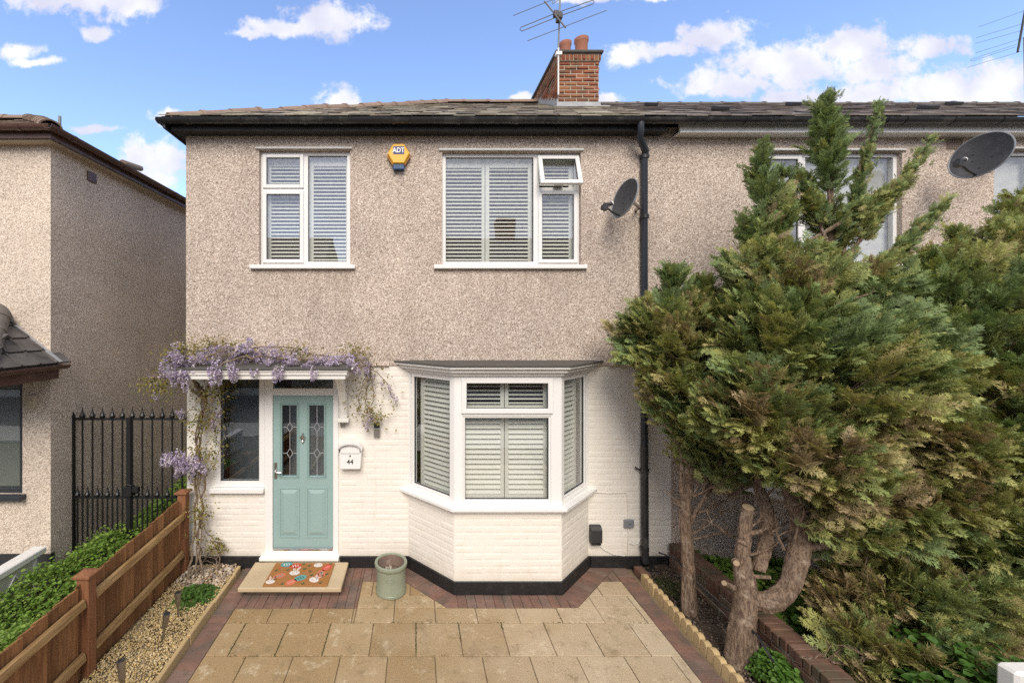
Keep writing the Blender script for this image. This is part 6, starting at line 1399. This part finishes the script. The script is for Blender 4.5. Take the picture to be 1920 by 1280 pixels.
def conifer(name, label, axis, blobs, spires, nb_, parent_loc, trunk_fn, brown=0.0, group='conifers by the boundary'):
    h = empty(name, parent_loc, label, 'conifer', group)
    P, D, N, S, Bc = [], [], [], [], []; tw = MB()
    E = []
    for (px, py, Y, rx, ry, rY) in blobs:
        c = np.array(P3(px, py, Y)); E.append((c, np.array([rx * Y / FPX, rY, ry * Y / FPX])))
    w = np.array([e[1][0] * e[1][2] + e[1][0] * e[1][1] + e[1][1] * e[1][2] for e in E]); w /= w.sum()
    axp = np.array(axis)
    cnt = 0; tries = 0
    def bough(base, dr, Lb, k, sc=1.0, up=0.5):
        dr = dr / np.linalg.norm(dr); side = np.cross(dr, [0, 0, 1]); side /= max(np.linalg.norm(side), 1e-6); nn = np.cross(side, dr)
        roll = RNG.normal(0, 0.5); side, nn = side * math.cos(roll) + nn * math.sin(roll), nn * math.cos(roll) - side * math.sin(roll)
        bt = RNG.normal(0, 0.55)
        for j in range(k):
            t_ = RNG.uniform(0.0, 1.0) ** 0.75 if j else 1.0; sg = 1 if j % 2 else -1
            lat = sg * RNG.uniform(0.0, 0.30) * Lb * (1.05 - t_) * 1.3
            a = sg * RNG.uniform(0.1, 0.75) * (1.0 if j else 0.05)
            d = dr * math.cos(a) + side * math.sin(a) + nn * RNG.normal(0.05, 0.28) + np.array([0, 0, 0.18 + RNG.normal(0, 0.18)])
            P.append(base + dr * Lb * t_ + side * lat + nn * RNG.normal(0, 0.03)); D.append(d)
            N.append(nn + side * RNG.normal(0, 0.5) + np.array([0, -0.35, 0.2]) + RNG.normal(0, 0.35, 3)); S.append(sc * RNG.uniform(0.6, 1.15)); Bc.append(bt)
        tip = base + dr * Lb
        return tip
    while cnt < nb_ and tries < nb_ * 8:
        tries += 1
        i = RNG.choice(len(E), p=w); c, r = E[i]; u_ = unit(RNG.normal(0, 1, 3)); rad = RNG.uniform(0.62, 1.0) ** 0.5
        if u_[1] > 0.35 and RNG.random() < 0.5: continue
        p = c + r * u_ * rad
        if p[2] < 0.15: continue
        if any(np.sum(((p - c2) / r2) ** 2) < 0.45 for j, (c2, r2) in enumerate(E) if j != i): continue
        out = u_ / r; out /= np.linalg.norm(out); ax = p - np.array([axp[0], axp[1], p[2] - 0.5]); ax /= max(np.linalg.norm(ax), 1e-6)
        dr = out * 0.75 + ax * 0.55 + np.array([0, 0, RNG.uniform(-0.05, 0.45)]) + RNG.normal(0, 0.18, 3); dr /= np.linalg.norm(dr)
        Lb = RNG.uniform(0.32, 0.60); base = p - dr * Lb
        bough(base, dr, Lb, int(RNG.integers(26, 42)))
        root = np.array([axp[0] + RNG.normal(0, 0.15), axp[1] + RNG.normal(0, 0.15), max(0.9, base[2] - 0.35)])
        mid = (root + base) / 2 + np.array([0, 0, -0.08]); tw.tube([tuple(root * 0.35 + base * 0.65), tuple(base * 0.85 + mid * 0.15), tuple(base + dr * Lb * 0.7)], [0.011, 0.008, 0.003], 4, caps=False)
        cnt += 1
    for (b0, t0, r0, dens, upw) in spires:
        b0, t0 = np.array(P3(*b0)), np.array(P3(*t0)); dvec = t0 - b0; Ls = np.linalg.norm(dvec); du = dvec / Ls
        tw.tube([tuple(b0 - du * 0.3), tuple((b0 + t0) / 2 + RNG.normal(0, 0.015, 3)), tuple(t0)], [0.022, 0.015, 0.004], 6)
        whorl = np.sort(RNG.uniform(0, 1, max(3, int(Ls / 0.11)))) if upw < 0.9 else np.linspace(0.05, 1.0, max(6, int(Ls / 0.035)))
        for k in range(int(Ls * 9) if upw < 0.9 else 0):          # long side shoots reaching up and out
            t_ = RNG.uniform(0.0, 0.8); a = RNG.uniform(0, 6.28); rd = np.array([math.cos(a), 0.6 * math.sin(a), 0.0]); sd_ = rd * RNG.uniform(0.5, 1.0) + du * RNG.uniform(0.5, 1.1); sd_ /= np.linalg.norm(sd_)
            p0 = b0 + dvec * t_; Lq = (0.22 + r0 * 1.1 * (1 - t_)) * RNG.uniform(0.6, 1.2); nq = max(5, int(Lq / 0.018))
            for q_ in range(nq):
                f = (q_ + 1) / nq; sg = 1 if q_ % 2 else -1; lat = np.cross(sd_, [0, 0, 1.0]); lat /= max(np.linalg.norm(lat), 1e-6)
                P.append(p0 + sd_ * Lq * f * 0.85); D.append(sd_ + lat * sg * RNG.uniform(0.2, 0.6) + RNG.normal(0, 0.15, 3)); N.append(np.cross(lat, sd_) + RNG.normal(0, 0.5, 3) + np.array([0, -0.4, 0.2])); S.append(RNG.uniform(0.5, 0.85)); Bc.append(0.1)
            tw.tube([tuple(p0), tuple(p0 + sd_ * Lq * 0.85)], [0.006, 0.002], 4, caps=False)
        nsp = int(dens * Ls * (1.2 if upw < 0.9 else 3.0))
        for k in range(nsp):
            t_ = min(1.0, max(0.0, whorl[RNG.integers(0, len(whorl))] + RNG.normal(0, 0.015))); a = RNG.uniform(0, 6.28); o1 = np.cross(du, [0.3, 0.8, 0.1]); o1 /= np.linalg.norm(o1); o2 = np.cross(du, o1)
            rd = o1 * math.cos(a) + o2 * math.sin(a); Lb = (r0 * (1 - t_) ** 0.7 + 0.03) * RNG.uniform(0.3, 1.35)
            bs = b0 + dvec * t_; dr = rd * (1 - upw * 0.5) + du * (upw + 0.35 * t_); 
            bough(bs, dr, Lb, max(4, int(5 + 9 * (1 - t_))), (0.62 + 0.28 * (1 - t_)) * (1.0 if upw < 0.9 else 0.62))
            dn = dr / np.linalg.norm(dr); tw.tube([tuple(bs), tuple(bs + dn * Lb * 0.8)], [0.006, 0.002], 4, caps=False)
    P, D, N, S, Bc = map(np.array, (P, D, N, S, Bc))
    n = len(P); a = Bc + fbm2(P[:, 0] + P[:, 2], P[:, 1] + 0.6 * P[:, 2], 2.2, 77) * 0.7 + RNG.normal(0, 0.22, n) + brown
    idx = np.clip(np.digitize(a, [-0.9, -0.35, 0.25, 0.75, 1.25]), 0, 5); C = TONES[np.array([5, 0, 1, 2, 3, 4])[idx]] * RNG.uniform(0.8, 1.2, (n, 1))
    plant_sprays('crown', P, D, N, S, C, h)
    tw.build('branches', M['bark'], h, kind='stuff')
    trunk_fn(h); return h
def limb(h, wp, rad, name='limb', n=12, jit=0.10):
    n = max(n, 12) * (2 if rad[0] > 0.045 else 1)
    pts_ = smooth_path([P3(*w) if not isinstance(w, Vector) else w for w in wp], 9, 0.004); rr = np.interp(np.linspace(0, 1, len(pts_)), np.linspace(0, 1, len(rad)), rad)
    k_ = len(pts_); a_ = np.linspace(0, 2 * math.pi, n, endpoint=False)[None]; l_ = np.linspace(0, k_ * 0.05, k_)[:, None]; ph = RNG.uniform(0, 6.28, 4)
    rg = 1 + 0.045 * np.sin(a_ * 5 + ph[0] + 3 * l_) + 0.035 * np.sin(a_ * 9 + ph[1] - 5 * l_) + 0.04 * np.sin(a_ * 2 + ph[2] + 6 * l_) + RNG.normal(0, 0.018, (k_, n))
    return MB().tube(pts_, list(rr), n, ridge=rg).build(name, M['bark'], h, smooth=True)
def bare_twigs(h, spots, k=5):
    tw = MB()
    for (px, py, Y, dx_, dy_, L) in spots:
        p = P3(px, py, Y); d = Vector((dx_, random.uniform(-0.5, 0.2), dy_)).normalized()
        main_pts = [p]; 
        for j in range(5): d = (d + Vector((random.gauss(0, .15), random.gauss(0, .15), random.gauss(0.03, .12)))).normalized(); main_pts.append(main_pts[-1] + d * L / 5)
        tw.tube(main_pts, [0.013, 0.011, 0.009, 0.007, 0.004, 0.002], 5)
        for j in range(k):
            q_ = main_pts[random.randrange(1, 5)]; d2 = (d + Vector((random.gauss(0, .6), random.gauss(0, .5), random.gauss(0, .5)))).normalized(); l2 = L * random.uniform(0.2, 0.5)
            tw.tube([q_, q_ + d2 * l2 * 0.5 + Vector((0, 0, 0.01)), q_ + d2 * l2], [0.006, 0.004, 0.0015], 4)
    tw.build('bare_twigs', M['bark'], h, kind='stuff')
def stub(h, px, py, Y, d, L, r):
    p = P3(px, py, Y); d = Vector(d).normalized(); MB().tube([p, p + d * L * 0.6, p + d * L], [r * 1.2, r, r], 10, jit=0.1).build('cut_stub', M['bark'], h, smooth=True)
    MB().tube([p + d * L, p + d * (L + 0.003)], [r * 0.97, r * 0.9], 12).build('cut_face', CUT, h)
CUT = simple('sawn_wood', (0.36, 0.27, 0.17), 0.8, 0.15, 30.0)
def trunkA(h):
    b = Vector((PX(1292, 4.55), 4.55, 0.0))
    limb(h, [b, (1290, 1060, 4.56), (1284, 960, 4.58), (1290, 900, 4.6), (1300, 830, 4.62), (1280, 740, 4.68), (1265, 640, 4.7)], [0.078, 0.060, 0.055, 0.05, 0.045, 0.035, 0.02], 'trunk')
    limb(h, [(1290, 985, 4.57), (1310, 950, 4.55), (1340, 900, 4.5), (1370, 850, 4.45)], [0.03, 0.024, 0.018, 0.01]); limb(h, [(1284, 950, 4.58), (1276, 910, 4.55), (1278, 870, 4.55)], [0.022, 0.02, 0.016])
    bare_twigs(h, [(1298, 1000, 4.55, 0.8, 0.5, 0.45), (1290, 940, 4.55, 0.7, 0.7, 0.5), (1300, 1010, 4.56, 0.9, 0.3, 0.4), (1285, 960, 4.55, -0.5, 0.8, 0.3), (1300, 930, 4.5, 0.9, 0.6, 0.5), (1310, 960, 4.5, 1.0, 0.4, 0.45), (1288, 890, 4.5, -0.8, 0.4, 0.25), (1320, 900, 4.5, 0.6, 0.3, 0.5)])
def trunkB(h):
    Yb = 3.89; b = Vector((PX(1388, Yb), Yb, -0.03))
    limb(h, [b, (1392, 1180, 3.90), (1398, 1120, 3.92), (1392, 1050, 3.98), (1396, 1000, 4.0), (1402, 955, 4.02)], [0.130, 0.102, 0.095, 0.062, 0.052, 0.047], 'trunk', 16)
    limb(h, [(1402, 1118, 3.92), (1438, 1128, 3.86), (1478, 1100, 3.84), (1497, 1040, 3.86), (1502, 985, 3.92), (1486, 930, 3.98), (1470, 860, 4.05), (1500, 740, 4.15), (1540, 600, 4.25), (1558, 480, 4.3), (1560, 380, 4.3)], [0.085, 0.082, 0.082, 0.080, 0.075, 0.068, 0.06, 0.05, 0.04, 0.03, 0.02], 'curved_limb', 16)
    limb(h, [(1502, 1030, 3.86), (1530, 1025, 3.82), (1570, 1020, 3.8), (1620, 1000, 3.8)], [0.035, 0.03, 0.022, 0.012]); limb(h, [(1420, 1070, 4.0), (1440, 980, 4.15), (1420, 880, 4.3), (1430, 700, 4.35), (1428, 480, 4.4)], [0.06, 0.055, 0.045, 0.035, 0.015])
    stub(h, 1402, 957, 4.02, (-0.1, -0.25, 1), 0.04, 0.048); stub(h, 1378, 1052, 3.95, (-0.35, -0.9, 0.1), 0.04, 0.027); stub(h, 1376, 1102, 3.93, (-0.85, -0.25, 0.5), 0.14, 0.024); stub(h, 1400, 1000, 3.98, (1, -0.2, 0.3), 0.12, 0.022); stub(h, 1410, 1080, 3.93, (1, -0.3, 0.1), 0.14, 0.018)
    bare_twigs(h, [(1400, 1005, 3.98, 0.9, 0.3, 0.3), (1405, 1040, 3.98, 0.9, 0.1, 0.35), (1410, 985, 4.0, 0.8, 0.5, 0.3), (1470, 1030, 3.9, -0.6, 0.9, 0.35), (1490, 1010, 3.85, 0.5, 1.0, 0.3), (1510, 990, 3.9, 0.9, 0.5, 0.35), (1440, 1000, 4.0, 0.7, 0.2, 0.4), (1500, 920, 3.9, 0.9, 0.1, 0.5), (1420, 940, 4.1, 0.6, 0.5, 0.4), (1380, 1010, 4.2, -0.7, 0.4, 0.35), (1385, 1080, 4.2, -0.5, 0.5, 0.3)])
def trunkC(h):
    Yb = 3.6; b = Vector((PX(1850, Yb), Yb, -0.02)); limb(h, [b, (1868, 1180, 3.65), (1880, 1080, 3.75), (1870, 960, 3.9), (1850, 800, 4.0), (1870, 600, 4.2), (1888, 420, 4.3)], [0.08, 0.07, 0.06, 0.055, 0.05, 0.035, 0.012], 'trunk')
    limb(h, [(1895, 1250, 3.7), (1890, 1120, 3.75), (1910, 1000, 3.8)], [0.05, 0.045, 0.03])
    bare_twigs(h, [(1880, 1080, 3.7, 0.7, 0.8, 0.5), (1890, 1100, 3.7, 0.9, 0.3, 0.5), (1860, 1000, 3.8, -0.9, 0.3, 0.7), (1870, 1150, 3.6, -0.7, 0.6, 0.5), (1900, 1060, 3.7, 0.3, 1.0, 0.5), (1880, 980, 3.8, 0.8, 0.9, 0.5), (1760, 1010, 3.8, -0.9, 0.05, 0.6), (1700, 1010, 3.8, -0.9, 0.1, 0.5), (1640, 1020, 3.85, 0.9, -0.1, 0.6)], 8)
conifer('cypress_tree', 'slim-trunked cypress nearest the house wall at the left of the conifers', (3.0, 4.6),
        [(1248, 640, 4.70, 78, 92, 0.42), (1200, 618, 4.85, 48, 48, 0.28), (1290, 740, 4.6, 72, 85, 0.42), (1345, 640, 4.7, 90, 115, 0.45), (1335, 820, 4.6, 62, 62, 0.36), (1250, 710, 4.7, 50, 50, 0.3), (1400, 850, 4.5, 70, 50, 0.35)],
        [((1262, 600, 4.7), (1264, 488, 4.72), 0.20, 90, 0.8), ((1310, 600, 4.7), (1318, 520, 4.7), 0.18, 70, 0.8)], 230, (2.95, 4.55, 0), trunkA, 0.1)
conifer('cypress_tree', 'tallest cypress with a thick forked trunk and a curved limb', (3.55, 4.1),
        [(1480, 640, 4.10, 130, 110, 0.55), (1415, 760, 3.95, 110, 90, 0.48), (1590, 720, 3.9, 140, 130, 0.55), (1520, 845, 3.75, 120, 70, 0.42), (1408, 520, 4.3, 46, 80, 0.30), (1440, 420, 4.35, 36, 66, 0.22), (1630, 630, 4.1, 90, 80, 0.42), (1600, 900, 3.7, 90, 58, 0.3), (1640, 985, 3.75, 100, 40, 0.28), (1700, 690, 4.0, 80, 110, 0.42), (1500, 520, 4.2, 90, 55, 0.34), (1650, 530, 4.15, 60, 45, 0.28)],
        [((1560, 540, 4.3), (1548, 200, 4.3), 0.26, 34, 0.75), ((1556, 330, 4.3), (1547, 172, 4.3), 0.13, 60, 0.85), ((1425, 480, 4.35), (1428, 285, 4.4), 0.20, 60, 0.8), ((1460, 440, 4.3), (1470, 320, 4.3), 0.14, 45, 0.85), ((1590, 440, 4.25), (1648, 200, 4.2), 0.045, 22, 1.2), ((1600, 470, 4.2), (1745, 265, 4.15), 0.05, 24, 1.2), ((1640, 520, 4.1), (1772, 378, 4.0), 0.08, 34, 1.1), ((1570, 420, 4.2), (1700, 340, 4.1), 0.12, 40, 0.9), ((1540, 430, 4.2), (1500, 330, 4.2), 0.12, 40, 0.9)], 500, (3.0, 3.89, 0), trunkB, 0.15)
conifer('cypress_tree', 'broad olive-brown cypress at the right edge of the picture', (5.4, 4.0),
        [(1800, 605, 4.20, 125, 140, 0.55), (1880, 500, 4.4, 75, 95, 0.45), (1745, 530, 4.3, 70, 55, 0.3), (1740, 800, 3.85, 120, 110, 0.5), (1890, 800, 3.9, 100, 170, 0.55), (1720, 940, 3.75, 140, 60, 0.36), (1850, 970, 3.75, 100, 90, 0.4), (1960, 680, 4.2, 80, 170, 0.5)],
        [((1885, 480, 4.4), (1888, 375, 4.4), 0.16, 50, 0.8), ((1800, 520, 4.3), (1790, 440, 4.3), 0.14, 40, 0.8), ((1930, 470, 4.4), (1920, 370, 4.4), 0.15, 40, 0.8)], 420, (5.0, 3.6, 0), trunkC, 0.45)
def trunkD(h):
    for i in range(7):
        x = PX(1560 + i * 55, 3.8); limb(h, [Vector((x, 3.85, 0)), Vector((x + random.uniform(-.1, .1), 3.8, 0.3)), Vector((x + random.uniform(-.25, .25), 3.75, 0.6))], [0.02, 0.014, 0.006], 'stem', 6)
    bare_twigs(h, [(1520, 1255, 3.55, 0.9, 0.3, 0.5), (1560, 1240, 3.5, 0.8, -0.2, 0.5), (1640, 1240, 3.5, -0.5, 0.3, 0.4), (1500, 1230, 3.55, 0.7, -0.5, 0.3), (1720, 1240, 3.4, 0.9, 0.2, 0.4)], 8)
conifer('cypress_hedge', 'low straggling conifer growth below the trees at bottom right', (4.6, 4.1),
        [(1660, 1105, 3.95, 105, 70, 0.36), (1770, 1140, 3.75, 110, 85, 0.4), (1850, 1080, 3.85, 95, 80, 0.4), (1690, 1205, 3.6, 110, 55, 0.3), (1590, 1120, 3.95, 55, 50, 0.25), (1800, 1225, 3.5, 100, 55, 0.3), (1600, 1215, 3.6, 60, 40, 0.25)], [], 230, (4.7, 3.8, 0), trunkD, 0.35)
# fallen leaves, twigs and moss specks lying on the paving
n = 420
pos = np.stack([RNG.uniform(-2.2, 2.75, n), 5.45 - RNG.uniform(0, 1, n) ** 1.3 * 2.2, np.full(n, 0.004)], -1); ang = RNG.uniform(0, 6.28, n)
bad = (pos[:, 0] + pos[:, 1] > 5.3) & (pos[:, 1] - pos[:, 0] > 3.2) | ((pos[:, 0] < -0.8) & (pos[:, 1] > 4.8))
pos = pos[~bad]; ang = ang[~bad]; n = len(pos); L = RNG.uniform(0.004, 0.014, n)
lt = leaves('leaf_litter', pos, np.stack([np.cos(ang), np.sin(ang), np.zeros(n)], -1), np.tile([0, 0, 1.0], (n, 1)), L, L * 0.6, pick([(0.5, 0.45, 0.38), (0.13, 0.09, 0.05), (0.30, 0.22, 0.12)], n), M['leaf'])
tag(lt, 'scattered petals and crumbs of leaf lying on the paving', 'leaf litter', kind='stuff')

n = 2400; jx, jy = [], []
for k in range(n):
    if random.random() < 0.6: jx.append(random.uniform(-2.0, 2.5)); jy.append(random.choice([4.47, 4.02, 3.57, 4.705, 4.92]) + random.gauss(0, 0.004))
    else: jx.append(random.choice([-1.80, -1.35, -0.90, -0.45, 0.0, 0.45, 0.90, 1.35, 1.80]) + random.gauss(0, 0.004)); jy.append(random.uniform(4.02, 4.47))
jx, jy = np.array(jx), np.array(jy); keep_ = fbm2(jx, jy, 1.7, 21) > 0.25; jx, jy = jx[keep_], jy[keep_]; n = len(jx); ang = RNG.uniform(0, 6.28, n); L = RNG.uniform(0.004, 0.013, n)
ms = leaves('moss', np.stack([jx, jy, np.full(n, -0.001)], -1), np.stack([np.cos(ang), np.sin(ang), RNG.uniform(0.1, 0.7, n)], -1), np.tile([0, -0.3, 1.0], (n, 1)), L, L * 0.6, pick([(0.10, 0.11, 0.035), (0.075, 0.065, 0.03), (0.12, 0.10, 0.05), (0.09, 0.14, 0.03)], n), M['leaf'])
tag(ms, 'moss and tiny weeds in the joints of the sandstone paving', 'moss', kind='stuff')
